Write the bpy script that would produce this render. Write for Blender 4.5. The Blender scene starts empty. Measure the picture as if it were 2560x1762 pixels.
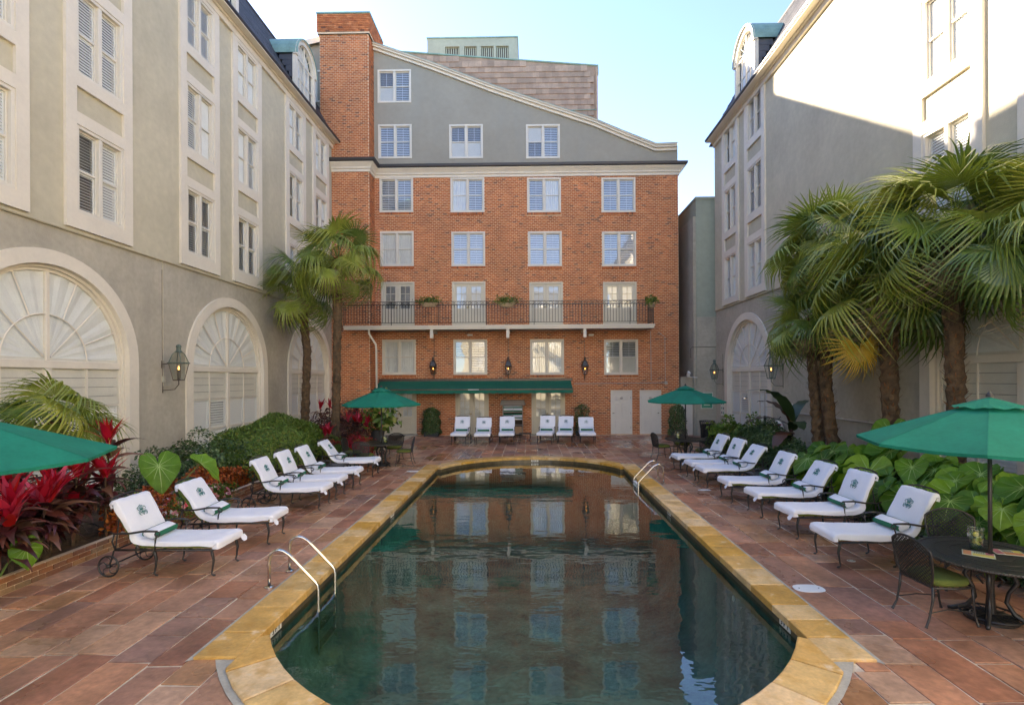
import bpy, math, random
import numpy as np
from math import sin, cos, pi, radians, sqrt, atan2, hypot
from mathutils import Matrix, Vector
from mathutils.geometry import tessellate_polygon
random.seed(7); RNG = np.random.default_rng(7)
SC = bpy.context.scene
COL = SC.collection

# ------------------------------------------------------------------ camera
HC, FPX, CX, CY = 2.7, 1280.0, 1305.0, 948.0
CAMR = Matrix.Rotation(0.0157, 3, 'Z') @ Matrix.Rotation(pi/2, 3, 'X') @ Matrix.Rotation(-0.005, 3, 'Z')
cam = bpy.data.cameras.new('camera'); camo = bpy.data.objects.new('camera', cam); COL.objects.link(camo)
camo.matrix_world = Matrix.Translation((0, 0, HC)) @ CAMR.to_4x4()
cam.sensor_width = 36; cam.lens = 36*FPX/2560
cam.shift_x = -25/2560; cam.shift_y = 67/2560
cam.clip_start = .05; cam.clip_end = 2000
SC.camera = camo
# ------------------------------------------------------------------ light
SUN = Vector((-1, 1.02, .78)).normalized()
world = bpy.data.worlds.new('World'); SC.world = world; world.use_nodes = True
wn = world.node_tree; bg = wn.nodes['Background']
sky = wn.nodes.new('ShaderNodeTexSky'); sky.sky_type = 'NISHITA'; sky.sun_disc = False
sky.sun_elevation = math.asin(SUN.z); sky.sun_rotation = math.atan2(SUN.x, SUN.y)
sky.altitude = 0; sky.air_density = .65; sky.dust_density = .1; sky.ozone_density = 2.6
wn.links.new(sky.outputs[0], bg.inputs[0]); bg.inputs[1].default_value = .09
sl = bpy.data.lights.new('sun', 'SUN'); sl.energy = 5.0; sl.angle = radians(.7); sl.color = (1, .93, .80)
so = bpy.data.objects.new('sun', sl); COL.objects.link(so); so.rotation_euler = (-SUN).to_track_quat('-Z', 'Y').to_euler()
so.location = (-40, 40, 40)
SC.view_settings.view_transform = 'Standard'; SC.view_settings.look = 'None'
SC.view_settings.exposure = 3.0; SC.view_settings.use_white_balance = True; SC.view_settings.white_balance_temperature = 7300; SC.view_settings.white_balance_tint = 16; SC.view_settings.gamma = 1; SC.view_settings.use_curve_mapping = False
SC.render.engine = 'CYCLES'
SC.cycles.max_bounces = 9; SC.cycles.diffuse_bounces = 6; SC.cycles.glossy_bounces = 3
SC.cycles.transmission_bounces = 4; SC.cycles.transparent_max_bounces = 16
SC.cycles.caustics_reflective = False; SC.cycles.caustics_refractive = False
SC.cycles.use_denoising = True

# ------------------------------------------------------------------ picture -> place
def ray(x, y):
    return CAMR @ Vector(((x-CX)/FPX, (CY-y)/FPX, -1))
def G(x, y, z=0.):
    d = ray(x, y); t = (z-HC)/d.z; return Vector((d.x*t, d.y*t, z))
def FY(x, y, Y):
    d = ray(x, y); t = Y/d.y; return Vector((d.x*t, Y, HC+d.z*t))
def FX(x, y, X):
    d = ray(x, y); t = X/d.x; return Vector((X, d.y*t, HC+d.z*t))
CI = CAMR.transposed()
def proj(p):
    c = CI @ (Vector(p)-Vector((0, 0, HC)))
    if c.z > -.05: return None
    return (CX+FPX*c.x/-c.z, CY-FPX*c.y/-c.z, -c.z)
def seen(p, m=60):
    q = proj(p); return q is not None and -m < q[0] < 2560+m and -m < q[1] < 1762+m

# ------------------------------------------------------------------ materials
MT = {}
def mat(name, col, rough=.6, metal=0., noise=None, bump=None, pal=None, palf=1., spec=.5, rr=None, dirt=None, streak=None, trans=None, coat=0., obj=False):
    """procedural material; noise=(scale, amount) colour variation, bump=(scale, distance), pal=per piece palette, rr=(scale, lo, hi) roughness map, dirt=(scale, colour, threshold)"""
    m = bpy.data.materials.new(name); m.use_nodes = True; nt = m.node_tree; N = nt.nodes; L = nt.links
    b = N['Principled BSDF']
    b.inputs['Roughness'].default_value = rough; b.inputs['Metallic'].default_value = metal
    b.inputs['Specular IOR Level'].default_value = spec; b.inputs['Coat Weight'].default_value = coat
    if obj: pos = N.new('ShaderNodeTexCoord').outputs['Object']
    else: pos = N.new('ShaderNodeNewGeometry').outputs['Position']
    def nz(scale, detail=4, vec=None, rough=.55):
        n = N.new('ShaderNodeTexNoise'); n.inputs['Scale'].default_value = scale; n.inputs['Detail'].default_value = detail
        n.inputs['Roughness'].default_value = rough
        L.new(vec or pos, n.inputs['Vector']); return n
    def mix(kind, f, a, c):
        x = N.new('ShaderNodeMix'); x.data_type = 'RGBA'; x.blend_type = kind
        for k, v in ((0, f), (6, a), (7, c)):
            if hasattr(v, 'links'): L.new(v, x.inputs[k])
            elif k == 0: x.inputs[0].default_value = v
            else: x.inputs[k].default_value = (*v[:3], 1)
        return x.outputs[2]
    def ramp(src, pts, const=False):
        r = N.new('ShaderNodeValToRGB'); e = r.color_ramp.elements
        if const: r.color_ramp.interpolation = 'CONSTANT'
        while len(e) < len(pts): e.new(.5)
        for i, (p, c) in enumerate(pts):
            e[i].position = p; e[i].color = (c, c, c, 1) if isinstance(c, (int, float)) else (*c[:3], 1)
        L.new(src, r.inputs[0]); return r.outputs[0]
    cur = col
    if pal:
        at = N.new('ShaderNodeAttribute'); at.attribute_name = 'rnd'
        oi = N.new('ShaderNodeObjectInfo')
        ad = N.new('ShaderNodeMath'); ad.operation = 'ADD'; L.new(at.outputs['Fac'], ad.inputs[0]); L.new(oi.outputs['Random'], ad.inputs[1])
        fr = N.new('ShaderNodeMath'); fr.operation = 'FRACT'; L.new(ad.outputs[0], fr.inputs[0])
        cur = ramp(fr.outputs[0], [(i/len(pal), c) for i, c in enumerate(pal)], True)
    if noise:
        n = nz(noise[0]); a = noise[1]
        cur = mix('MULTIPLY', 1., cur, ramp(n.outputs['Fac'], [(.3, 1-a), (.7, 1+a*.6)]))
        n2 = nz(noise[0]*9, 3)
        cur = mix('MULTIPLY', 1., cur, ramp(n2.outputs['Fac'], [(.3, 1-a*.6), (.7, 1+a*.3)]))
    if streak:
        mp = N.new('ShaderNodeMapping'); mp.inputs['Scale'].default_value = streak[1]; L.new(pos, mp.inputs[0])
        n = nz(streak[0], 5, mp.outputs[0])
        cur = mix('MIX', ramp(n.outputs['Fac'], [(streak[3], 0.), (streak[3]+.25, streak[4])]), cur, streak[2])
    if dirt:
        n = nz(dirt[0], 6)
        cur = mix('MIX', ramp(n.outputs['Fac'], [(dirt[2], 0.), (dirt[2]+.12, 1.)]), cur, dirt[1])
    if hasattr(cur, 'links'): L.new(cur, b.inputs['Base Color'])
    else: b.inputs['Base Color'].default_value = (*col[:3], 1)
    if rr:
        n = nz(rr[0], 5)
        L.new(ramp(n.outputs['Fac'], [(.38, rr[1]), (.62, rr[2])]), b.inputs['Roughness'])
    if bump:
        n = nz(bump[0], 5, None, .6)
        bp = N.new('ShaderNodeBump'); bp.inputs['Distance'].default_value = bump[1]; bp.inputs['Strength'].default_value = .8
        L.new(n.outputs['Fac'], bp.inputs['Height']); L.new(bp.outputs[0], b.inputs['Normal'])
    if trans:
        t = N.new('ShaderNodeBsdfTranslucent')
        if hasattr(cur, 'links'): L.new(cur, t.inputs[0])
        else: t.inputs[0].default_value = (*trans[1], 1)
        ms = N.new('ShaderNodeMixShader'); ms.inputs[0].default_value = trans[0]
        L.new(b.outputs[0], ms.inputs[1]); L.new(t.outputs[0], ms.inputs[2]); L.new(ms.outputs[0], N['Material Output'].inputs[0])
    MT[name] = m; return m
def glassy(name, tint, ior, rough=0., bump=None, boost=1.):
    m = bpy.data.materials.new(name); m.use_nodes = True; nt = m.node_tree; N = nt.nodes; L = nt.links
    N.remove(N['Principled BSDF'])
    fr = N.new('ShaderNodeFresnel'); gb = N.new('ShaderNodeNewGeometry'); ib = N.new('ShaderNodeMix')
    ib.inputs[2].default_value = ior; ib.inputs[3].default_value = 1/ior; L.new(gb.outputs['Backfacing'], ib.inputs[0]); L.new(ib.outputs[0], fr.inputs[0])
    tr = N.new('ShaderNodeBsdfTransparent'); tr.inputs[0].default_value = (*tint, 1)
    gl = N.new('ShaderNodeBsdfGlossy'); gl.inputs['Roughness'].default_value = rough
    mx = N.new('ShaderNodeMixShader')
    if boost != 1:
        mu = N.new('ShaderNodeMath'); mu.operation = 'MULTIPLY'; mu.use_clamp = True; mu.inputs[1].default_value = boost
        L.new(fr.outputs[0], mu.inputs[0]); L.new(mu.outputs[0], mx.inputs[0])
    else: L.new(fr.outputs[0], mx.inputs[0])
    L.new(tr.outputs[0], mx.inputs[1]); L.new(gl.outputs[0], mx.inputs[2]); L.new(mx.outputs[0], N['Material Output'].inputs[0])
    if bump:
        g = N.new('ShaderNodeNewGeometry'); mp = N.new('ShaderNodeMapping'); mp.inputs['Scale'].default_value = bump[2]
        L.new(g.outputs['Position'], mp.inputs[0])
        n = N.new('ShaderNodeTexNoise'); n.inputs['Scale'].default_value = bump[0]; n.inputs['Detail'].default_value = 3
        L.new(mp.outputs[0], n.inputs['Vector'])
        b = N.new('ShaderNodeBump'); b.inputs['Distance'].default_value = bump[1]; L.new(n.outputs['Fac'], b.inputs['Height'])
        for q in (fr, gl): L.new(b.outputs[0], q.inputs['Normal'])
    MT[name] = m; return m
def emit(name, col, s):
    m = bpy.data.materials.new(name); m.use_nodes = True; N = m.node_tree.nodes
    b = N['Principled BSDF']; b.inputs['Base Color'].default_value = (*col, 1)
    b.inputs['Emission Color'].default_value = (*col, 1); b.inputs['Emission Strength'].default_value = s
    MT[name] = m; return m

mat('stucco_sand', (.54, .49, .36), .85, noise=(.7, .12), bump=(45, .006), streak=(1.6, (1, 1, .09), (.42, .38, .28), .52, .5))
mat('stucco_grey', (.45, .41, .325), .85, noise=(.9, .16), bump=(45, .006), streak=(1.6, (1, 1, .09), (.33, .30, .24), .52, .55), dirt=(1.1, (.37, .33, .255), .62))
mat('stucco_gable', (.33, .305, .245), .85, noise=(.5, .08), bump=(60, .004), streak=(1.0, (1, 1, .15), (.27, .28, .25), .55, .4))
mat('stucco_green', (.34, .37, .29), .85, noise=(.6, .10), bump=(60, .004), streak=(1.0, (1, 1, .12), (.26, .28, .24), .55, .4))
mat('cream_trim', (.73, .665, .55), .6, noise=(1.5, .06), bump=(50, .0015))
mat('cream_paint', (.70, .65, .55), .45, noise=(2, .04))
mat('door_paint', (.62, .57, .44), .45, noise=(2, .05))
mat('white_paint', (.74, .74, .70), .5)
mat('shade_cloth', (.68, .64, .54), .8, noise=(2, .06))
mat('curtain', (.76, .76, .71), .9, noise=(3, .06))
mat('blind_slat', (.74, .76, .78), .55)
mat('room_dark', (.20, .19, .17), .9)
mat('mortar', (.74, .54, .36), .95, noise=(2, .15), bump=(120, .002))
mat('brick', (.4, .13, .06), .9, noise=(.8, .24), bump=(90, .003), pal=[(.56, .175, .06), (.47, .135, .045), (.62, .21, .075), (.51, .16, .06), (.42, .115, .04), (.58, .18, .06), (.49, .145, .05), (.64, .24, .095), (.45, .14, .055), (.55, .17, .06), (.51, .15, .05), (.59, .19, .065), (.53, .16, .055), (.49, .15, .055), (.56, .175, .06), (.61, .21, .08), (.47, .14, .05), (.50, .15, .05), (.54, .165, .06), (.58, .19, .065), (.24, .09, .05)], streak=(.8, (1, 1, .25), (.28, .11, .05), .54, .42))
mat('slate', (.07, .075, .09), .6, noise=(3, .2), pal=[(.065, .07, .085), (.085, .09, .105), (.055, .06, .07), (.10, .10, .11), (.075, .08, .095)], bump=(40, .004))
mat('roof_tile', (.25, .19, .17), .8, noise=(3, .2), pal=[(.42, .29, .20), (.37, .255, .18), (.46, .32, .225), (.40, .28, .20), (.34, .24, .17)], bump=(40, .004))
mat('copper_green', (.22, .37, .32), .6, noise=(3, .2))
mat('dark_gutter', (.035, .032, .035), .45)
mat('iron', (.022, .020, .019), .42, noise=(20, .2), spec=.6)
mat('bronze', (.10, .075, .06), .4, metal=.35, noise=(14, .3))
mat('verdigris', (.13, .17, .135), .6, metal=.3, noise=(20, .4))
mat('steel', (.66, .62, .55), .16, metal=1.)
mat('grey_pipe', (.42, .40, .36), .5)
mat('awning_green', (.0, .135, .085), .85, noise=(2, .08), bump=(200, .001))
mat('umbrella_green', (.0, .29, .19), .8, noise=(2.5, .14), bump=(220, .001), trans=(.38, (.0, .26, .15)))
mat('towel_white', (.80, .82, .88), .95, noise=(4, .03), bump=(180, .003))
mat('towel_green', (.01, .15, .075), .95, bump=(160, .003))
mat('crest_green', (.0, .15, .13), .9)
mat('cushion_olive', (.12, .15, .025), .9, noise=(6, .15), bump=(120, .002))
mat('flag', (.3, .15, .1), .5, noise=(1.6, .42), bump=(14, .006), rr=(.55, .58, .10), spec=.5,
    pal=[(.47, .22, .13), (.40, .17, .10), (.53, .28, .175), (.36, .155, .095), (.49, .26, .17), (.44, .22, .145), (.55, .31, .195), (.39, .185, .125), (.47, .24, .125), (.42, .21, .14), (.51, .24, .135), (.33, .18, .135), (.54, .33, .22), (.45, .19, .105)],
    streak=(.55, (1, 1, 1), (.20, .10, .05), .50, .60), dirt=(2.6, (.22, .12, .06), .66))
mat('joint', (.72, .62, .48), .9, noise=(3, .3), bump=(60, .004), streak=(1.2, (1, 1, 1), (.20, .12, .08), .50, .9))
mat('joint_grey', (.42, .40, .34), .9, noise=(4, .2), bump=(40, .006))
mat('coping', (.55, .33, .10), .55, noise=(3, .25), bump=(22, .008), rr=(2, .3, .7),
    pal=[(.70, .42, .13), (.64, .37, .10), (.74, .50, .23), (.60, .33, .07), (.70, .46, .18), (.66, .36, .06), (.76, .54, .29)],
    streak=(5, (1, 1, 1), (.50, .25, .035), .5, .8), dirt=(6, (.72, .56, .36), .60))
mat('pool_tile', (.11, .085, .045), .35, noise=(4, .4))
mat('pool_plaster', (.13, .25, .225), .8, noise=(1.3, .5), bump=(10, .01))
mat('soil', (.09, .05, .025), .95, noise=(3, .4), bump=(30, .03))
mat('earth', (.12, .10, .08), .95, noise=(.3, .3))
mat('leaf_mid', (.07, .14, .02), .45, pal=[(.08, .16, .02), (.12, .21, .03), (.055, .12, .015), (.17, .26, .035), (.10, .19, .02), (.20, .22, .03)], trans=(.2, (.1, .2, .03)))
mat('leaf_dark', (.03, .07, .015), .4, pal=[(.045, .09, .02), (.07, .13, .03), (.03, .07, .015), (.09, .16, .04), (.13, .20, .07)], trans=(.15, (.1, .2, .03)))
mat('leaf_lime', (.16, .26, .02), .5, pal=[(.15, .26, .02), (.20, .33, .03), (.11, .20, .02)], trans=(.3, (.1, .2, .03)))
mat('leaf_rust', (.30, .07, .01), .6, pal=[(.50, .12, .015), (.38, .07, .012), (.58, .17, .02), (.20, .07, .02), (.34, .06, .012)], trans=(.2, (.1, .2, .03)))
mat('leaf_red', (.45, .01, .03), .4, pal=[(.50, .012, .035), (.40, .008, .02), (.55, .03, .07), (.45, .015, .012), (.58, .06, .10)], trans=(.25, (.3, .02, .02)))
mat('leaf_maroon', (.10, .02, .02), .35, pal=[(.09, .02, .02), (.13, .035, .025), (.065, .018, .02), (.16, .07, .035), (.07, .035, .02), (.22, .10, .07)], trans=(.15, (.3, .02, .02)))
mat('ear_leaf', (.09, .22, .018), .5, noise=(6, .22), spec=.3, pal=[(.11, .25, .018), (.15, .31, .02), (.07, .19, .015), (.19, .34, .025), (.06, .16, .015)], trans=(.25, (.1, .3, .03)))
mat('ear_vein', (.30, .44, .12), .5)
mat('stem_green', (.12, .20, .04), .5)
mat('palm_leaf', (.07, .13, .022), .30, noise=(3, .2), pal=[(.20, .27, .04), (.24, .31, .045), (.14, .22, .035), (.28, .34, .05), (.19, .26, .06), (.33, .36, .055), (.11, .18, .035)], trans=(.3, (.1, .3, .03)), spec=.6)
mat('palm_yellow', (.50, .32, .03), .5, noise=(6, .2), trans=(.35, (.5, .3, .03)))
mat('palm_dry', (.38, .28, .17), .7, noise=(8, .3))
mat('palm_trunk', (.13, .08, .04), .9, noise=(9, .5), bump=(35, .03))
mat('palm_fibre', (.25, .10, .035), .9, noise=(14, .4), bump=(60, .02))
mat('banana_leaf', (.05, .05, .02), .4, pal=[(.07, .03, .015), (.035, .07, .02), (.11, .04, .015)], trans=(.2, (.1, .2, .03)))
mat('petal_pink', (.70, .25, .27), .6); mat('petal_white', (.75, .66, .62), .6); mat('petal_red', (.55, .02, .05), .6)
mat('pot_dark', (.03, .035, .04), .6); mat('wood_grey', (.30, .26, .22), .7); mat('shelf_dark', (.09, .07, .05), .7); mat('board_brown', (.36, .22, .12), .7)
mat('sign_green', (.05, .30, .19), .5); mat('sign_cream', (.66, .68, .58), .5); mat('sign_white', (.8, .8, .78), .5)
mat('black_plastic', (.02, .02, .02), .4); mat('marker_white', (.78, .78, .74), .5); mat('brass', (.5, .36, .12), .3, metal=1.)
mat('menu_yellow', (.75, .62, .15), .6); mat('menu_orange', (.72, .30, .16), .6); mat('menu_pink', (.65, .2, .25), .6)
mat('lemon', (.8, .68, .12), .5); mat('umbrella_pole', (.03, .028, .025), .4)
glassy('glass', (.97, .98, .98), 1.45, 0., (1.7, .004, (1, 1, 1)), .5)
glassy('facade_glass', (.95, .97, .98), 1.5, 0., (1.7, .004, (1, 1, 1)), 3.6)
glassy('lamp_glass', (.85, .87, .84), 1.4)
glassy('pitcher_glass', (.93, .965, .95), 1.45, boost=3.)
glassy('water', (.46, .66, .61), 1.333, 0.0, (1.9, .0050, (.8, 1.6, 1)), 2.4)
emit('flame', (1, .42, .10), 1.0)

# ------------------------------------------------------------------ mesh building
class MB:
    def __init__(s): s.v = []; s.f = []; s.m = []; s.r = []; s.cr = 0.
    def add(s, vs, fs, mi=0):
        o = len(s.v); s.v += [tuple(v) for v in vs]; s.f += [tuple(i+o for i in f) for f in fs]; s.m += [mi]*len(fs); s.r += [s.cr]*len(fs)
        return s
    def box(s, a, b, mi=0):
        (x0, y0, z0), (x1, y1, z1) = a, b
        return s.add([(x0, y0, z0), (x1, y0, z0), (x1, y1, z0), (x0, y1, z0), (x0, y0, z1), (x1, y0, z1), (x1, y1, z1), (x0, y1, z1)],
                     [(3, 2, 1, 0), (4, 5, 6, 7), (0, 1, 5, 4), (1, 2, 6, 5), (2, 3, 7, 6), (3, 0, 4, 7)], mi)
    def cham(s, a, b, c, mi=0):
        """box whose +z face edges are chamfered by c"""
        (x0, y0, z0), (x1, y1, z1) = a, b; zc = z1-c
        vs = [(x0, y0, z0), (x1, y0, z0), (x1, y1, z0), (x0, y1, z0), (x0, y0, zc), (x1, y0, zc), (x1, y1, zc), (x0, y1, zc),
              (x0+c, y0+c, z1), (x1-c, y0+c, z1), (x1-c, y1-c, z1), (x0+c, y1-c, z1)]
        fs = [(8, 9, 10, 11)]+[(i, (i+1) % 4, 4+(i+1) % 4, 4+i) for i in range(4)]+[(4+i, 4+(i+1) % 4, 8+(i+1) % 4, 8+i) for i in range(4)]
        return s.add(vs, fs, mi)
    def quad(s, a, b, c, d, mi=0): return s.add([a, b, c, d], [(0, 1, 2, 3)], mi)
    def poly(s, pts, z0, z1, mi=0, inset=0.):
        """prism of a convex polygon, top edge eased"""
        n = len(pts); cx = sum(p[0] for p in pts)/n; cy = sum(p[1] for p in pts)/n
        def ins(p):
            d = hypot(p[0]-cx, p[1]-cy) or 1; k = max(0, 1-inset/d*1.4); return (cx+(p[0]-cx)*k, cy+(p[1]-cy)*k, z1)
        vs = [(p[0], p[1], z0) for p in pts]+[(p[0], p[1], z1-inset*.6) for p in pts]+[ins(p) for p in pts]
        fs = [(i, (i+1) % n, n+(i+1) % n, n+i) for i in range(n)]+[(n+i, n+(i+1) % n, 2*n+(i+1) % n, 2*n+i) for i in range(n)]+[tuple(range(2*n, 3*n))]
        return s.add(vs, fs, mi)
    def tube(s, pts, r, n=6, mi=0, closed=False, caps=True):
        P = [Vector(p) for p in pts]; k = len(P); R = r if hasattr(r, '__len__') else [r]*k
        up = None; base = len(s.v)
        for i in range(k):
            a = P[(i-1) % k] if (i or closed) else P[i]; b = P[(i+1) % k] if (i < k-1 or closed) else P[i]
            t = (b-a)
            if t.length < 1e-9: t = Vector((0, 0, 1))
            t.normalize()
            if up is None: up = Vector((0, 0, 1)) if abs(t.z) < .9 else Vector((1, 0, 0))
            x = t.cross(up)
            if x.length < 1e-6: x = t.orthogonal()
            x.normalize(); y = x.cross(t).normalized(); up = y
            for j in range(n):
                q = P[i]+x*(cos(2*pi*j/n)*R[i])+y*(sin(2*pi*j/n)*R[i]); s.v.append(tuple(q))
        for i in range(k if closed else k-1):
            o0 = base+i*n; o1 = base+((i+1) % k)*n
            for j in range(n): s.f.append((o0+j, o0+(j+1) % n, o1+(j+1) % n, o1+j)); s.m.append(mi); s.r.append(s.cr)
        if caps and not closed:
            for o, fl in ((base, 1), (base+(k-1)*n, 0)):
                f = [o+j for j in range(n)]; s.f.append(tuple(f[::-1] if fl else f)); s.m.append(mi); s.r.append(s.cr)
        return s
    def lathe(s, prof, n=12, mi=0, c=(0, 0, 0), a0=0):
        base = len(s.v)
        for r, z in prof:
            for j in range(n): s.v.append((c[0]+r*cos(a0+2*pi*j/n), c[1]+r*sin(a0+2*pi*j/n), c[2]+z))
        for i in range(len(prof)-1):
            for j in range(n): s.f.append((base+i*n+j, base+i*n+(j+1) % n, base+(i+1)*n+(j+1) % n, base+(i+1)*n+j)); s.m.append(mi); s.r.append(s.cr)
        return s
    def xf(s, M, start=0):
        for i in range(start, len(s.v)): s.v[i] = tuple(M @ Vector(s.v[i]))
        return s
    def mesh(s, name, mats, smooth=False):
        me = bpy.data.meshes.new(name); me.from_pydata(s.v, [], s.f)
        for m in mats: me.materials.append(MT[m])
        if len(mats) > 1: me.polygons.foreach_set('material_index', s.m)
        if any(s.r):
            a = me.attributes.new('rnd', 'FLOAT', 'FACE'); a.data.foreach_set('value', s.r)
        if smooth: me.polygons.foreach_set('use_smooth', [True]*len(s.f))
        me.update(); return me
def npmesh(name, V, F, mats, rnd=None, mi=None, smooth=False):
    me = bpy.data.meshes.new(name); nv, nf = len(V), len(F); k = F.shape[1]
    me.vertices.add(nv); me.vertices.foreach_set('co', V.astype(np.float32).ravel())
    me.loops.add(nf*k); me.loops.foreach_set('vertex_index', F.astype(np.int32).ravel())
    me.polygons.add(nf); me.polygons.foreach_set('loop_start', np.arange(0, nf*k, k, dtype=np.int32))
    for m in mats: me.materials.append(MT[m])
    if mi is not None: me.polygons.foreach_set('material_index', mi.astype(np.int32))
    if rnd is not None:
        a = me.attributes.new('rnd', 'FLOAT', 'FACE'); a.data.foreach_set('value', rnd.astype(np.float32))
    if smooth: me.polygons.foreach_set('use_smooth', [True]*nf)
    me.update(); me.validate(); return me

# ------------------------------------------------------------------ objects
WM = {}; KIDS = {}
I4 = Matrix.Identity(4)
def T(x, y, z): return Matrix.Translation((x, y, z))
def RZ(a): return Matrix.Rotation(a, 4, 'Z')
def RX(a): return Matrix.Rotation(a, 4, 'X')
def RY(a): return Matrix.Rotation(a, 4, 'Y')
def SCL(x, y=None, z=None):
    M = Matrix.Identity(4); M[0][0] = x; M[1][1] = x if y is None else y; M[2][2] = x if z is None else z; return M
def ob(name, data, parent=None, M=I4, label=None, cat=None, group=None, kind=None, mats=None, smooth=False):
    if isinstance(data, MB): data = data.mesh(name, mats, smooth)
    o = bpy.data.objects.new(name, data); COL.objects.link(o)
    if data is None: o.empty_display_size = .1
    if parent is not None:
        o.parent = parent; o.matrix_local = WM[parent.name].inverted() @ M; KIDS.setdefault(parent.name, []).append(o)
    else: o.matrix_world = M
    WM[o.name] = M.copy()
    if label: o['label'] = label
    if cat: o['category'] = cat
    if group: o['group'] = group
    if kind: o['kind'] = kind
    return o
def thing(name, label, cat, M=I4, group=None): return ob(name, None, None, M, label, cat, group)
def dup(o, M, parent=None, label=None, group=None):
    c = o.copy(); COL.objects.link(c)
    if parent is None: c.matrix_world = M
    else: c.parent = parent; KIDS.setdefault(parent.name, []).append(c)
    WM[c.name] = M.copy()
    if label: c['label'] = label
    if group: c['group'] = group
    for k in KIDS.get(o.name, []):
        dup(k, M @ k.matrix_local, c)
    return c
def frame(O, u, v, w):
    M = Matrix.Identity(4)
    for i, a in enumerate((u, v, w)):
        for j in range(3): M[j][i] = a[j]
    for j in range(3): M[j][3] = O[j]
    return M
XL, XR, YB, YC = -9.36, 8.5, 24.86, 24.05
FL = frame((XL, 0, 0), (0, 1, 0), (0, 0, 1), (1, 0, 0))      # left wing: u=Y
FR = frame((XR, 0, 0), (0, -1, 0), (0, 0, 1), (-1, 0, 0))    # right wing: u=-Y
FB = frame((0, YB, 0), (1, 0, 0), (0, 0, 1), (0, -1, 0))     # brick facade: u=X
FC = frame((0, YC, 0), (1, 0, 0), (0, 0, 1), (0, -1, 0))     # chimney breast front
XS = -7.555
FS = frame((XS, 0, 0), (0, 1, 0), (0, 0, 1), (1, 0, 0))      # chimney breast side
# ------------------------------------------------------------------ ground, pool, paving
PI_, PO = 2.88, 3.28
CN, RN, CF, RF = 6.9, 3.197, 14.55, 3.0
def arc(cy, R, a0, a1, n): return [(R*cos(a0+(a1-a0)*i/n), cy+R*sin(a0+(a1-a0)*i/n)) for i in range(n+1)]
an = math.acos(2.75/RN); af = math.acos(2.75/RF)
def outline(off=0.):
    """pool edge, counter-clockwise from the near right corner"""
    x = PI_+off; pts = [(x, 5.28-off*.9), (x, 15.75+off*.9)]
    pts += arc(CF, RF+off, af+off*.02, pi-af-off*.02, 28)
    pts += [(-x, 15.75+off*.9), (-x, 5.28-off*.9)]
    pts += arc(CN, RN+off, pi+an+off*.02, 2*pi-an-off*.02, 28)
    return pts
def holed(name, outer, hole, z, m, kind='structure'):
    P = [[Vector((*p, 0)) for p in outer], [Vector((*p, 0)) for p in hole]]
    tri = tessellate_polygon(P); vs = [(p.x, p.y, z) for q in P for p in q]
    b = MB(); b.add(vs, [t if (Vector(vs[t[1]])-Vector(vs[t[0]])).cross(Vector(vs[t[2]])-Vector(vs[t[0]])).z > 0 else t[::-1] for t in tri])
    return ob(name, b, kind=kind, mats=[m])
holed('ground', [(-400, -400), (400, -400), (400, 400), (-400, 400)], outline(.2), -.06, 'earth')
patio = ob('paved_terrace', None, kind='structure')
P = [[Vector((*p, 0)) for p in [(-6.72, -6), (8.45, -6), (8.45, 26), (-9.3, 26), (-9.3, 15.9), (-6.72, 15.9)]], [Vector((*p, 0)) for p in outline(.2)]]
b = MB(); vs = [(p.x, p.y, -.012) for q in P for p in q]
b.add(vs, [t if (Vector(vs[t[1]])-Vector(vs[t[0]])).cross(Vector(vs[t[2]])-Vector(vs[t[0]])).z > 0 else t[::-1] for t in tessellate_polygon(P)])
ob('joint_bed', b, patio, mats=['joint'])
# pale mortar line round the coping
def ring(a, c, z, name, m, parent, kind=None):
    b = MB(); n = len(a); b.add([(p[0], p[1], z) for p in a]+[(p[0], p[1], z) for p in c], [(i, (i+1) % n, n+(i+1) % n, n+i) for i in range(n)])
    return ob(name, b, parent, mats=[m])
def clip(poly, nx, ny, d):
    """keep nx*x+ny*y >= d"""
    out = []; n = len(poly)
    for i in range(n):
        p, q = poly[i], poly[(i+1) % n]; a = nx*p[0]+ny*p[1]-d; c = nx*q[0]+ny*q[1]-d
        if a >= 0: out.append(p)
        if (a >= 0) != (c >= 0):
            t = a/(a-c); out.append((p[0]+(q[0]-p[0])*t, p[1]+(q[1]-p[1])*t))
    return out
def outside_pool(poly):
    cx = sum(p[0] for p in poly)/len(poly); cy = sum(p[1] for p in poly)/len(poly)
    mg = .46
    if 4.86 <= cy <= 16.17:
        if abs(cx) < PI_+.05: return [] if 5.2 < cy < 15.9 else outside_arc(poly, cx, cy)
        q = clip(poly, 1 if cx > 0 else -1, 0, PI_+.2) if abs(cx) > 3.0 else poly
        return q
    return outside_arc(poly, cx, cy)
def outside_arc(poly, cx, cy):
    c, R = (CN, RN) if cy < 10 else (CF, RF)
    d = hypot(cx, cy-c)
    if (cy < c) == (c == CN) or (cy > c) == (c == CF):
        far = max(poly, key=lambda p: hypot(p[0], p[1]-c)); df = hypot(far[0], far[1]-c)
        if df < R+.30: return []
        nx, ny = (cx/d, (cy-c)/d) if d > R+.25 else (far[0]/df, (far[1]-c)/df)
        q = clip(poly, nx, ny, R+.18+ny*c)
        return q
    return poly
stones = []
x = -6.70
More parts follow.
